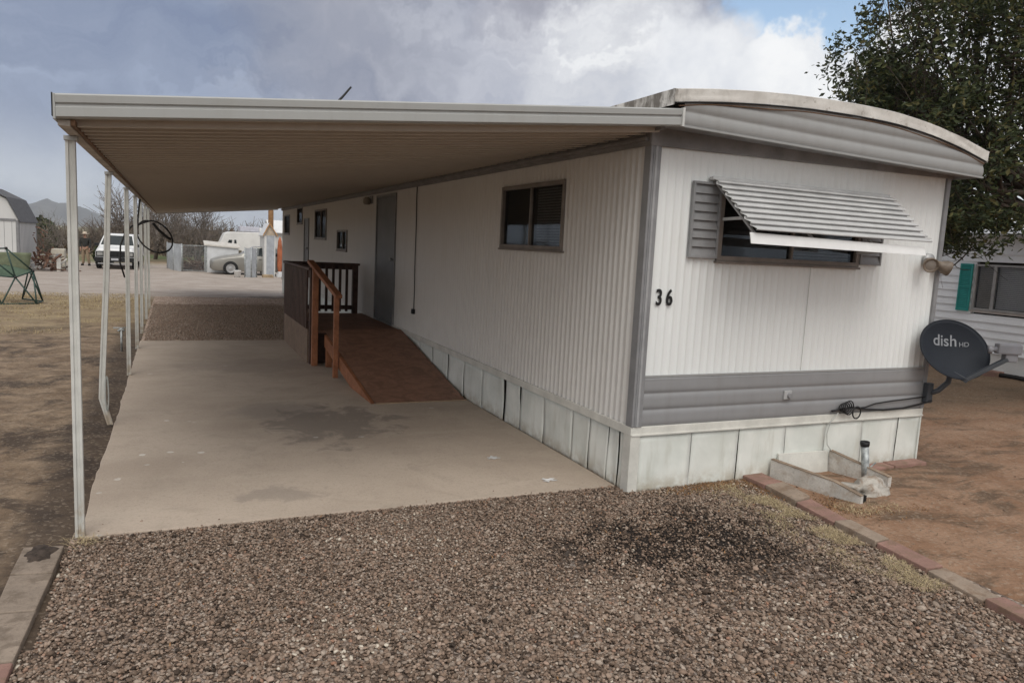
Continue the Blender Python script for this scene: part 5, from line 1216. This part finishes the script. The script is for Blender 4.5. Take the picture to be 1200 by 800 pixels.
def van():
    x0, y0, z = -5.58, 37.32, -.35
    t = thing('white_van', (x0, y0, z), 'white van with black grille and bumper parked facing the camera beyond the carport', 'van')
    def P(m, k=1): return m
    W = .86; m = MB()
    # stations along y: (y, list of (halfwidth, z))
    st = [(0.00, [(.74, .42), (.80, .60), (.80, .78), (.70, .93)]), (.12, [(.82, .36), (.87, .60), (.87, .84), (.74, 1.00)]), (.75, [(.84, .34), (.90, .62), (.89, .98), (.76, 1.09)]),
          (.95, [(.84, .34), (.90, .62), (.89, 1.00), (.78, 1.14)]), (1.55, [(.84, .34), (.90, .62), (.88, 1.05), (.66, 1.68)]), (1.85, [(.84, .34), (.90, .62), (.88, 1.05), (.67, 1.74)]), (4.4, [(.84, .34), (.90, .62), (.88, 1.05), (.68, 1.73)]), (4.55, [(.80, .40), (.86, .62), (.84, 1.05), (.64, 1.64)])]
    n = 8
    for y, c in st:
        for hw, zz_ in c: m.v.append((x0 - hw, y0 + y, z + zz_))
        for hw, zz_ in c[::-1]: m.v.append((x0 + hw, y0 + y, z + zz_))
    for i in range(len(st) - 1):
        for j in range(n): m.f.append((i * n + j, i * n + (j + 1) % n, (i + 1) * n + (j + 1) % n, (i + 1) * n + j))
    m.f.append(tuple(range(n))); m.f.append(tuple((len(st) - 1) * n + j for j in range(n)))
    m.build('body', m_vanw, t, bevel=.03)
    def quad(nm, pts, mat, par=t, th=.012, out=(0, -1, .4)):
        o_ = Vector(out).normalized() * th; m = MB(); pts = [Vector(p) + Vector((x0, y0, z)) for p in pts]; k = len(pts)
        m.add([p + o_ for p in pts] + [p - o_ * .5 for p in pts], [tuple(range(k)), tuple(range(k, 2 * k))[::-1]] + [(i, (i + 1) % k, k + (i + 1) % k, k + i) for i in range(k)]); return m.build(nm, mat, par)
    ws = quad('windshield', [(-.74, .99, 1.17), (.74, .99, 1.17), (.62, 1.52, 1.64), (-.62, 1.52, 1.64)], m_carglass)
    for sx in (-1, 1):
        quad('side_window', [(sx * .875, 1.12, 1.12), (sx * .873, 2.0, 1.12), (sx * .70, 2.0, 1.62), (sx * .70, 1.6, 1.62)], m_carglass, t, .012, (sx, 0, .3))
        m = MB(); m.box((x0 + sx * .93 - .10, y0 + 1.0, z + 1.10), (x0 + sx * .93 + .10, y0 + 1.08, z + 1.25)); m.build('mirror', m_black, t, bevel=.02)
        m = MB(); m.box((x0 + sx * .66 - .13, y0 - .035, z + .66), (x0 + sx * .66 + .13, y0 + .05, z + .83)); m.build('headlight', m_light, t, bevel=.02)
    m = MB(); m.box((x0 - .51, y0 - .045, z + .60), (x0 + .51, y0 + .05, z + .90)); gr = m.build('grille', m_black, t, bevel=.012)
    m = MB()
    for k in range(4): m.box((x0 - .48, y0 - .056, z + .665 + k * .047), (x0 + .48, y0 - .047, z + .675 + k * .047))
    m.build('grille_bars', m_black, gr)
    m = MB(); m.box((x0 - .89, y0 - .12, z + .36), (x0 + .89, y0 + .22, z + .585)); bp = m.build('bumper', m_black, t, bevel=.03)
    m = MB(); m.box((x0 - .16, y0 - .135, z + .44), (x0 + .16, y0 - .122, z + .54)); m.build('licence_plate', simple('plate_pale', (.45, .46, .48), .5), bp)
    m = MB(); m.box((x0 - .75, y0 - .08, z + .25), (x0 + .75, y0 + .1, z + .31)); m.build('air_dam', m_alumdk, bp)
    for sx in (-1, 1):
        for yy in (.75, 3.75): wheel(x0 + sx * .80, y0 + yy, z + .335, .335, .22, 'x', t, sx)
    t.rotation_euler = (0, 0, R(-3))
    for sx in (-1, 1): m = MB(); m.box((x0 + sx * .66 - .17, y0 - .028, z + .62), (x0 + sx * .66 + .17, y0 + .04, z + .87)); m.build('lamp_bezel', m_black, t, bevel=.01)
van()
def sedan():
    t = thing('silver_car', (-.3, 36.0, -.35), 'silver sedan parked sideways in front of the white storage box', 'car'); z = -.35
    X0, Yc = -1.28, 36.05
    # stations along x (from the front): halfwidth/height sections
    st = [(0, [(.46, .28), (.54, .44), (.52, .58), (.40, .64)]), (.10, [(.62, .20), (.71, .45), (.70, .66), (.54, .74)]), (.35, [(.72, .19), (.80, .47), (.79, .74), (.60, .84)]), (.8, [(.76, .19), (.83, .48), (.82, .82), (.66, .94)]), (1.25, [(.76, .19), (.84, .50), (.83, .88), (.70, 1.0)]),
          (1.45, [(.76, .19), (.84, .50), (.83, .90), (.66, 1.06)]), (2.05, [(.76, .19), (.84, .50), (.82, .91), (.56, 1.41)]), (2.6, [(.76, .19), (.84, .50), (.82, .92), (.56, 1.46)]), (3.3, [(.76, .19), (.84, .50), (.82, .94), (.56, 1.40)]), (3.95, [(.76, .20), (.83, .52), (.81, .95), (.62, 1.08)]), (4.45, [(.70, .28), (.78, .52), (.76, .92), (.62, .98)]), (4.58, [(.62, .34), (.70, .52), (.68, .80), (.56, .86)])]
    m = MB(); n = 8
    for x, c in st:
        for hw, zz_ in c: m.v.append((X0 + x, Yc - hw, z + zz_))
        for hw, zz_ in c[::-1]: m.v.append((X0 + x, Yc + hw, z + zz_))
    for i in range(len(st) - 1):
        for j in range(n): m.f.append((i * n + j, i * n + (j + 1) % n, (i + 1) * n + (j + 1) % n, (i + 1) * n + j))
    m.f.append(tuple(range(n))); m.f.append(tuple((len(st) - 1) * n + j for j in range(n)))
    o = m.build('body', m_silver, t, smooth=True, bevel=.025)
    def strip(nm, pts, mat, th=.012):
        for sy_ in (-1,):
            m = MB(); k = len(pts); m.add([(X0 + x, Yc - hw - th, z + zz_) for x, hw, zz_ in pts] + [(X0 + x, Yc - hw + .03, z + zz_) for x, hw, zz_ in pts], [tuple(range(k)), tuple(range(k, 2 * k))[::-1]] + [(i, (i + 1) % k, k + (i + 1) % k, k + i) for i in range(k)]); return m.build(nm, mat, t)
    strip('side_window', [(1.62, .80, .97), (2.45, .80, .98), (2.45, .60, 1.38), (2.10, .60, 1.36)], m_carglass); strip('side_window', [(2.52, .80, .98), (3.45, .80, 1.0), (3.15, .60, 1.36), (2.52, .60, 1.38)], m_carglass)
    m = MB(); m.add([(X0 + 1.46, Yc - .62, z + 1.05), (X0 + 1.46, Yc + .62, z + 1.05), (X0 + 2.03, Yc + .52, z + 1.40), (X0 + 2.03, Yc - .52, z + 1.40), (X0 + 1.50, Yc - .62, z + 1.0), (X0 + 1.50, Yc + .62, z + 1.0), (X0 + 2.07, Yc + .52, z + 1.36), (X0 + 2.07, Yc - .52, z + 1.36)], [(0, 1, 2, 3), (7, 6, 5, 4), (0, 4, 5, 1), (1, 5, 6, 2), (2, 6, 7, 3), (3, 7, 4, 0)]); m.build('windshield', m_carglass, t)
    for x in (.92, 3.62):
        wheel(X0 + x, Yc - .765, z + .315, .315, .20, 'y', t, -1); wheel(X0 + x, Yc + .75, z + .315, .315, .20, 'y', t, 1)
        m = MB(); m.prism([(X0 + x + .355 * math.cos(a), z + .315 + .355 * math.sin(a)) for a in lin(-.35, math.pi + .35, 16)], 1, Yc - .843, Yc - .70); m.build('wheel_arch', m_black, t)
    for sy_ in (-1, 1):
        m = MB(); m.box((X0 + .04, Yc + sy_ * .58 - .14, z + .56), (X0 + .34, Yc + sy_ * .60 + .13, z + .72)); m.build('headlight', m_light, t, bevel=.05)
    m = MB(); m.box((X0 + 1.66, Yc - .99, z + .95), (X0 + 1.78, Yc - .84, z + 1.07)); m.build('mirror', m_silver, t, bevel=.03)
    m = MB(); m.box((X0 + 2.485, Yc - .85, z + .28), (X0 + 2.495, Yc - .835, z + .93)); m.build('door_seam', m_black, t)
    for x in (2.25, 3.15): m = MB(); m.box((X0 + x, Yc - .862, z + .80), (X0 + x + .16, Yc - .838, z + .83)); m.build('handle', m_silver, t)
sedan()
m_rv = simple('trailer_white', (.66, .655, .635), .4, .06, 2)
def trailer():
    t = thing('travel_trailer', (2.2, 48, -.35), 'white travel trailer with overhanging slanted nose behind the silver car', 'trailer'); y0, y1 = 46.9, 49.3
    m = MB(); m.prism([(-.45, .62), (.05, 1.70), (.35, 1.80), (6.6, 1.92), (6.7, -.02), (1.35, -.02), (1.05, .62)], 1, y0, y1); m.build('body', m_rv, t, bevel=.06)
    for pts in ([(2.45, .58), (2.98, .58), (2.98, 1.52), (2.45, 1.52)], [(.62, .92), (.78, .92), (.74, 1.30), (.62, 1.30)], [(.10, .78), (.42, .78), (.50, 1.28), (.30, 1.28)]):
        m = MB(); m.prism(pts, 1, y0 - .02, y0 + .05); w_ = m.build('window', m_carglass, t)
    m = MB(); m.box((3.4, y0 - .015, .0), (3.46, y0 + .01, 1.83)); m.build('panel_seam', m_alumdk, t)
    m = MB(); m.box((2.2, y0 + .3, 1.88), (6.2, y1 - .3, 2.13)); m.build('roof_unit', m_rv, t, bevel=.05)
    m = MB(); m.box((1.0, y0 + .4, 1.845), (2.3, y1 - .5, 2.19)); m.build('roof_unit', simple('unit_lilac', (.45, .45, .50), .5), t, bevel=.06)
    for x in (4.2, 5.1): wheel(x, y0 + .15, -.02, .33, .22, 'y', t, -1)
    m = MB(); m.box((1.2, y0 + .3, -.34), (1.28, y0 + .38, -.03)); m.build('jack_leg', m_alumdk, t)
trailer()

# ---------- fence, gate, boxes
m_sheet = simple('sheet_metal', (.42, .44, .46), .45, .15, 3, .3); m_pale = simple('box_white', (.60, .61, .62), .5, .08, 3)
def corr_panel(m, p, q, z0, z1, pitch=.1, amp=.012):
    p, q = Vector(p), Vector(q); d = q - p; L = d.length; d.normalize(); nn = Vector((-d.y, d.x)); n = max(4, int(L / pitch * 4)); k = len(m.v)
    for i in range(n + 1):
        c = p + d * L * i / n + nn * amp * math.cos(i * math.pi / 2)
        m.v += [(c.x, c.y, z0), (c.x, c.y, z1)]
    for i in range(n): m.f.append((k + 2 * i, k + 2 * i + 2, k + 2 * i + 3, k + 2 * i + 1))
def panel_fence(loc, segs, z0, z1, lab):
    t = thing('panel_fence', loc, lab, 'fence')
    for p, q in segs:
        m = MB(); corr_panel(m, p, q, z0, z1); o = m.build('fence_panel', m_sheet, t, fix=False); md = o.modifiers.new('t', 'SOLIDIFY'); md.thickness = .006
    pts = [segs[0][0]] + [s_[1] for s_ in segs]
    for p in pts: m = MB(); m.tube([(p[0], p[1], z0 - .1), (p[0], p[1], z1 + .03)], .03, 8); m.build('fence_post', m_galv, t, smooth=True)
    return t
panel_fence((-2.9, 38.8, -.35), [((-3.26, 40.43), (-2.95, 38.2)), ((-2.95, 38.2), (-2.57, 37.1))], -.36, 1.03, 'grey corrugated sheet metal fence running back from the gravel yard')
panel_fence((.36, 32.9, -.33), [((.12, 32.95), (.40, 32.90)), ((.40, 32.90), (.68, 33.35))], -.34, 1.05, 'pair of upright grey sheet metal panels in front of the silver car')
def gate():
    t = thing('chain_link_gate', (-2.0, 37.05, -.35), 'chain link gate panel between the sheet metal fence and the white storage box', 'gate')
    m = MB(); z0, z1 = -.28, .98; m.tube([(-2.52, 37.08, z0), (-2.52, 37.08, z1), (-1.5, 37.0, z1 + .02), (-1.5, 37.0, z0), (-2.52, 37.08, z0)], .022, 8); m.build('gate_frame', m_galv, t, smooth=True)
    m = MB(); n = 17
    for i in range(-n, n):
        for s in (1, -1):
            a0 = i / n; x_ = lambda u: -2.52 + 1.02 * u
            u0, v0, u1, v1 = a0, 0 if s > 0 else 1, a0 + 1.15, 1 if s > 0 else 0
            if u0 < 0: v0 += (-u0 / 1.15) * s; u0 = 0
            if u1 > 1: v1 -= ((u1 - 1) / 1.15) * s; u1 = 1
            if u1 - u0 > .02: m.tube([(x_(u0), 37.08 - .08 * u0, z0 + (z1 - z0) * v0), (x_(u1), 37.08 - .08 * u1, z0 + (z1 - z0) * v1)], .0035, 3, cap=False)
    o = m.build('chain_mesh', m_galv, t, fix=False)
    m = MB()
gate()
def brush_pile():
    rnd = random.Random(9); m = MB()
    for _ in range(120):
        p = Vector((rnd.gauss(-2.0, .35), rnd.uniform(38, 39.5), -.33 + abs(rnd.gauss(0, .16)))); a = rnd.uniform(0, 6.28); e = abs(rnd.gauss(.1, .3)); d = Vector((math.cos(a) * math.cos(e), math.sin(a) * math.cos(e), math.sin(e))); m.tube([p, p + d * .4 + Vector((0, 0, .03)), p + d * rnd.uniform(.5, .9)], [.028, .02, .008], 5)
    tag(m.build('brush_pile', simple('brush_brown', (.12, .07, .05), .9, .4)), 'heap of cut brown branches behind the chain link gate', 'brush', kind='stuff')
brush_pile()
sb2 = thing('storage_box', (-.67, 37.6, -.35), 'low white storage box with a slanted pale lid behind the silver car', 'storage box')
b = MB(); b.add([(-1.45, 37.02, -.36), (.14, 37.02, -.36), (.14, 38.1, -.36), (-1.45, 38.1, -.36), (-1.45, 37.02, 1.02), (.14, 37.02, .93), (.14, 38.1, 1.08), (-1.45, 38.1, 1.18)], [(3, 2, 1, 0), (4, 5, 6, 7), (0, 1, 5, 4), (1, 2, 6, 5), (2, 3, 7, 6), (3, 0, 4, 7)]); b.build('box_body', m_pale, sb2)
b = MB(); b.add([(-1.52, 36.94, 1.02), (.22, 36.94, .925), (.22, 38.2, 1.09), (-1.52, 38.2, 1.19), (-1.52, 36.94, 1.09), (.22, 36.94, .995), (.22, 38.2, 1.16), (-1.52, 38.2, 1.26)], [(3, 2, 1, 0), (4, 5, 6, 7), (0, 1, 5, 4), (1, 2, 6, 5), (2, 3, 7, 6), (3, 0, 4, 7)]); b.build('lid', simple('lid_cream', (.56, .53, .48), .6), sb2)
b = MB(); b.box((-1.455, 37.005, -.35), (-1.38, 37.018, 1.01)); b.build('corner_strip', m_galv, sb2)
bk = thing('bucket', (-.24, 32.5, -.325), 'white plastic bucket standing on gravel before the silver car', 'bucket')
b = MB(); b.lathe([(0, 0), (.135, 0), (.16, .31), (.168, .315), (.168, .33), (.15, .33), (.13, .02), (0, .02)], 22, Matrix.Translation((-.24, 32.5, -.325))); b.build('pail', m_vanw, bk, smooth=True)
b = MB(); b.tube([(-.24 + .165 * math.cos(a), 32.5 - .10 * math.sin(a), .0 - .10 * math.sin(a)) for a in lin(0, math.pi, 12)], .004, 5); b.build('handle', m_galv, bk)
def narrow_shed():
    t = thing('narrow_shed', (1.42, 35.2, -.35), 'narrow white shed with a steep tan gable and grey front panel beside the trailer', 'shed'); x0, x1, y0, y1 = 1.16, 1.68, 34.5, 36.6
    m = MB(); m.prism([(x0, -.37), (x1, -.37), (x1, 1.75), ((x0 + x1) / 2 - .03, 2.26), (x0, 1.75)], 1, y0, y1); m.build('wall', m_rv, t)
    m = MB(); m.box((x0 + .10, y0 - .03, -.33), (x1 - .05, y0 - .004, 1.66)); m.build('front_panel', simple('panel_greyblue', (.36, .38, .41), .5), t, bevel=.004)
    m = MB(); m.prism([(x0 + .03, 1.70), (x1 - .01, 1.70), ((x0 + x1) / 2 - .03, 2.20)], 1, y0 - .03, y0 - .003); m.build('gable_board', simple('gable_tan', (.46, .38, .29), .8), t)
    xc = (x0 + x1) / 2 - .03
    for s, xe in ((-1, x0 - .08), (1, x1 + .10)):
        m = MB(); m.add([(xc, y0 - .12, 2.30), (xe, y0 - .12, 1.68), (xe, y1, 1.68), (xc, y1, 2.30), (xc, y0 - .12, 2.27), (xe, y0 - .12, 1.64), (xe, y1, 1.64), (xc, y1, 2.27)], [(0, 1, 2, 3), (7, 6, 5, 4), (0, 4, 5, 1), (1, 5, 6, 2), (2, 6, 7, 3), (3, 7, 4, 0)]); m.build('roof', m_vanw, t)
    m = MB(); m.bar((xc, y0 - .13, 2.28), (x0 - .08, y0 - .13, 1.66), .02, .05); m.bar((xc, y0 - .13, 2.28), (x1 + .1, y0 - .13, 1.66), .02, .05); m.build('bargeboard', simple('barge_orange', (.42, .24, .11), .8), t)
narrow_shed()
t = thing('back_shed', (3.2, 39.5, -.35), 'white low roofed shed seen between the narrow shed and the end of the mobile home', 'shed')
b = MB(); b.prism([(1.95, -.37), (5.2, -.37), (5.2, 1.95), (1.95, 1.95)], 1, 38.6, 40.8); b.build('wall', m_rv, t); b = MB(); b.add([(1.8, 38.35, 1.86), (5.4, 38.35, 1.86), (5.4, 39.7, 2.55), (1.8, 39.7, 2.55), (1.8, 41, 1.9), (5.4, 41, 1.9)], [(0, 1, 2, 3), (3, 2, 5, 4)]); o = b.build('roof', m_vanw, t, fix=False); md = o.modifiers.new('t', 'SOLIDIFY'); md.thickness = .05
kp = MB()
for i in range(15): pass
prof_ = [(0, .0), (.05, .12), (.13, .5), (.125, 1.0), (.12, 1.4), (.09, 1.75), (.03, 1.95), (0, 1.97)]
kp.lathe(prof_, 18, Matrix.Translation((1.93, 34.75, -.33)) @ Matrix.Diagonal((1, .45, 1, 1))); tag(kp.build('orange_hull', simple('hull_orange', (.40, .13, .06), .55, .25, 3), smooth=True), 'narrow orange hull standing upright beside the narrow white shed', 'hull')
pw = thing('utility_pole', (1.85, 38.1, -.35), 'brown wooden utility pole rising behind the narrow white shed', 'pole')
b = MB(); b.tube([(1.85, 37.9, -.4), (1.83, 37.9, 7.6)], [.15, .12], 14); b.build('pole_shaft', wood_material('pole_wood', (.30, .165, .075), .25), pw, smooth=True); b = MB(); b.box((1.0, 37.75, 7.0), (2.7, 37.80, 7.12)); b.build('cross_arm', m_orange, pw)
b = MB(); b.box((1.72, 33.9, -.34), (2.2, 34.4, -.20)); b.box((1.78, 33.95, -.198), (2.15, 34.35, -.08)); tag(b.build('block_stack', m_pale, bevel=.01), 'stack of pale blocks at the foot of the narrow white shed', 'blocks')
b = MB(); b.box((.95, 33.2, -.34), (1.45, 33.6, -.20)); tag(b.build('timber_step', simple('timber_tan', (.36, .27, .17), .8, .3), bevel=.01), 'low tan timber step before the narrow white shed', 'step')

# ================================================================== neighbouring home on the right
def neighbour():
    t = thing('neighbour_home', (11, 4, 0), 'neighbouring white lap sided home with a teal shutter, seen past the satellite dish', 'mobile home')
    X, y0, y1 = 9.4, -4.5, 13.0; m_lap = simple('lap_siding', (.86, .87, .88), .5, .05, 2); z = .36; zt = 2.28
    wy0, wy1, wz0, wz1 = 1.6, 3.885, 1.05, 1.82
    m = MB(); h = .125
    while z < zt - .01:
        z2 = min(z + h, zt)
        spans = [(y0, y1)] if (z2 <= wz0 or z >= wz1) else [(y0, wy0), (wy1, y1)]
        for a, c in spans: m.add([(X - .022, a, z), (X - .022, c, z), (X - .002, c, z2 - .001), (X - .002, a, z2 - .001), (X + .02, a, z), (X + .02, c, z), (X + .02, c, z2 - .001), (X + .02, a, z2 - .001)], [(0, 1, 2, 3), (7, 6, 5, 4), (0, 4, 5, 1), (0, 3, 7, 4), (1, 5, 6, 2), (3, 2, 6, 7)])
        z += h
    m.build('wall', m_lap, t)
    m = MB(); m.box((X + .022, y0, .3), (X + 3.6, y0 + .03, zt)); m.box((X + .022, y1 - .03, .3), (X + 3.6, y1, zt)); m.box((X + 3.57, y0 + .03, .3), (X + 3.6, y1 - .03, zt)); m.build('wall', m_lap, t)
    m = MB()
    y = y0
    while y < y1 - .1: m.box((X + .012, y, -.05), (X + .03, min(y + 1.2, y1) - .008, .352)); y += 1.2
    m.build('skirting', simple('neigh_skirt', (.74, .735, .71), .6, .1, 2), t)
    m = MB(); m.add([(X - .22, y0 - .2, 2.27), (X - .22, y1 + .2, 2.27), (X + 1.8, y1 + .2, 2.75), (X + 1.8, y0 - .2, 2.75), (X + 3.9, y1 + .2, 2.27), (X + 3.9, y0 - .2, 2.27)], [(0, 1, 2, 3), (3, 2, 4, 5)]); o = m.build('roof', simple('neigh_roof', (.55, .55, .55), .5), t, fix=False); md = o.modifiers.new('t', 'SOLIDIFY'); md.thickness = .05
    fr = m_alum
    f = MB(); f.box((X - .035, wy0, wz0), (X + .02, wy1, wz0 + .035)); f.box((X - .035, wy0, wz1 - .035), (X + .02, wy1, wz1)); f.box((X - .035, wy0, wz0 + .035), (X + .02, wy0 + .035, wz1 - .035)); f.box((X - .035, wy1 - .035, wz0 + .035), (X + .02, wy1, wz1 - .035)); f.box((X - .03, 3.525, wz0 + .035), (X + .02, 3.57, wz1 - .035)); wn = f.build('window', simple('neigh_frame', (.36, .35, .34), .5), t)
    for a, c in ((wy0 + .035, 3.525), (3.57, wy1 - .035)): p = MB(); p.box((X - .006, a, wz0 + .035), (X - .002, c, wz1 - .035)); p.build('pane', m_nglass, wn)
    for a, c, mt in ((wy0 + .04, 3.52, m_blind2), (3.575, wy1 - .04, m_blind3)):
        s = MB(); zz_ = wz0 + .045
        while zz_ < wz1 - .06: s.box((X + .05, a, zz_), (X + .056, c, zz_ + .026)); zz_ += .031
        s.build('blind', mt, wn)
    s = MB(); s.box((X - .02, wy0 - .02, wz0 - .04), (X - .017 + .03, wy1 + .02, wz0 - .003)); s.build('sill', simple('neigh_sill', (.55, .50, .46), .6), wn)
    bx = MB(); bx.box((X + .22, wy0 - .1, wz0 - .1), (X + .24, wy1 + .1, wz1 + .1)); bx.build('room_shade', m_dark, wn)
    teal = simple('shutter_teal', (.035, .30, .27), .5, .1, 4)
    m = MB(); ya, yb = 3.92, 4.14; m.box((X - .05, ya, wz0 - .03), (X - .02, ya + .025, wz1 + .0)); m.box((X - .05, yb - .025, wz0 - .03), (X - .02, yb, wz1)); m.box((X - .05, ya + .025, wz0 - .03), (X - .02, yb - .025, wz0 + .0)); m.box((X - .05, ya + .025, wz1 - .03), (X - .02, yb - .025, wz1)); m.box((X - .05, ya + .025, 1.42), (X - .02, yb - .025, 1.45)); sh = m.build('shutter', teal, t)
    l = MB(); zz_ = wz0 + .003
    while zz_ < wz1 - .045: l.add([(X - .044, ya + .025, zz_), (X - .044, yb - .025, zz_), (X - .022, yb - .025, zz_ + .034), (X - .022, ya + .025, zz_ + .034)], [(0, 1, 2, 3)]); zz_ += .031
    o = l.build('louvre', teal, sh, fix=False); md = o.modifiers.new('t', 'SOLIDIFY'); md.thickness = .004
m_nglass = glass('neighbour_glass', .86, .6); m_blind2 = simple('blind_pale', (.66, .66, .66), .6, .05); m_blind3 = simple('curtain_tan', (.42, .38, .33), .8, .1)
neighbour()
b = MB(); b.tube([(9.22, 4.6, .05), (9.24, 3.9, .055), (9.22, 3.4, .05), (9.2, 2.9, .06), (9.15, 2.3, .05)], .035, 8); tag(b.build('drain_hose', m_rubber, smooth=True), 'dark drain hose lying along the foot of the neighbouring home', 'hose')
b = MB(); b.box((9.15, 3.15, .0), (9.32, 3.55, .10)); tag(b.build('brick', m_red, bevel=.01), 'red block lying against the neighbouring white home', 'brick')
rnd = random.Random(2)
for i, (x, y, s, lab) in enumerate(((9.05, 4.0, .10, 'pale rock between the dish and the neighbouring home'), (9.0, 4.3, .07, 'small reddish rock left of the pale rock by the neighbouring home'), (8.95, 3.55, .06, 'small grey rock below the red block by the neighbouring home'))):
    tag(blobmesh('rock', (x, y, s * .5), (s * 1.3, s, s * .8), [m_bag, m_red, m_bag][i], i + 4, .3), lab, 'rock')

# ================================================================== air
hz_ = MB(); hz_.box((-3000, -3000, -1.7), (3000, 3400, 92)); mh = bpy.data.materials.new('haze_air'); mh.use_nodes = True; mh.node_tree.nodes.clear()
ho = mh.node_tree.nodes.new('ShaderNodeOutputMaterial'); hv = mh.node_tree.nodes.new('ShaderNodeVolumePrincipled'); hv.inputs['Color'].default_value = (.88, .94, 1.0, 1); hv.inputs['Density'].default_value = .00030; hv.inputs['Anisotropy'].default_value = .2
mh.node_tree.links.new(hv.outputs[0], ho.inputs['Volume'])
tag(hz_.build('haze', mh), 'thin bluish air in front of the far hills', 'haze', kind='stuff')
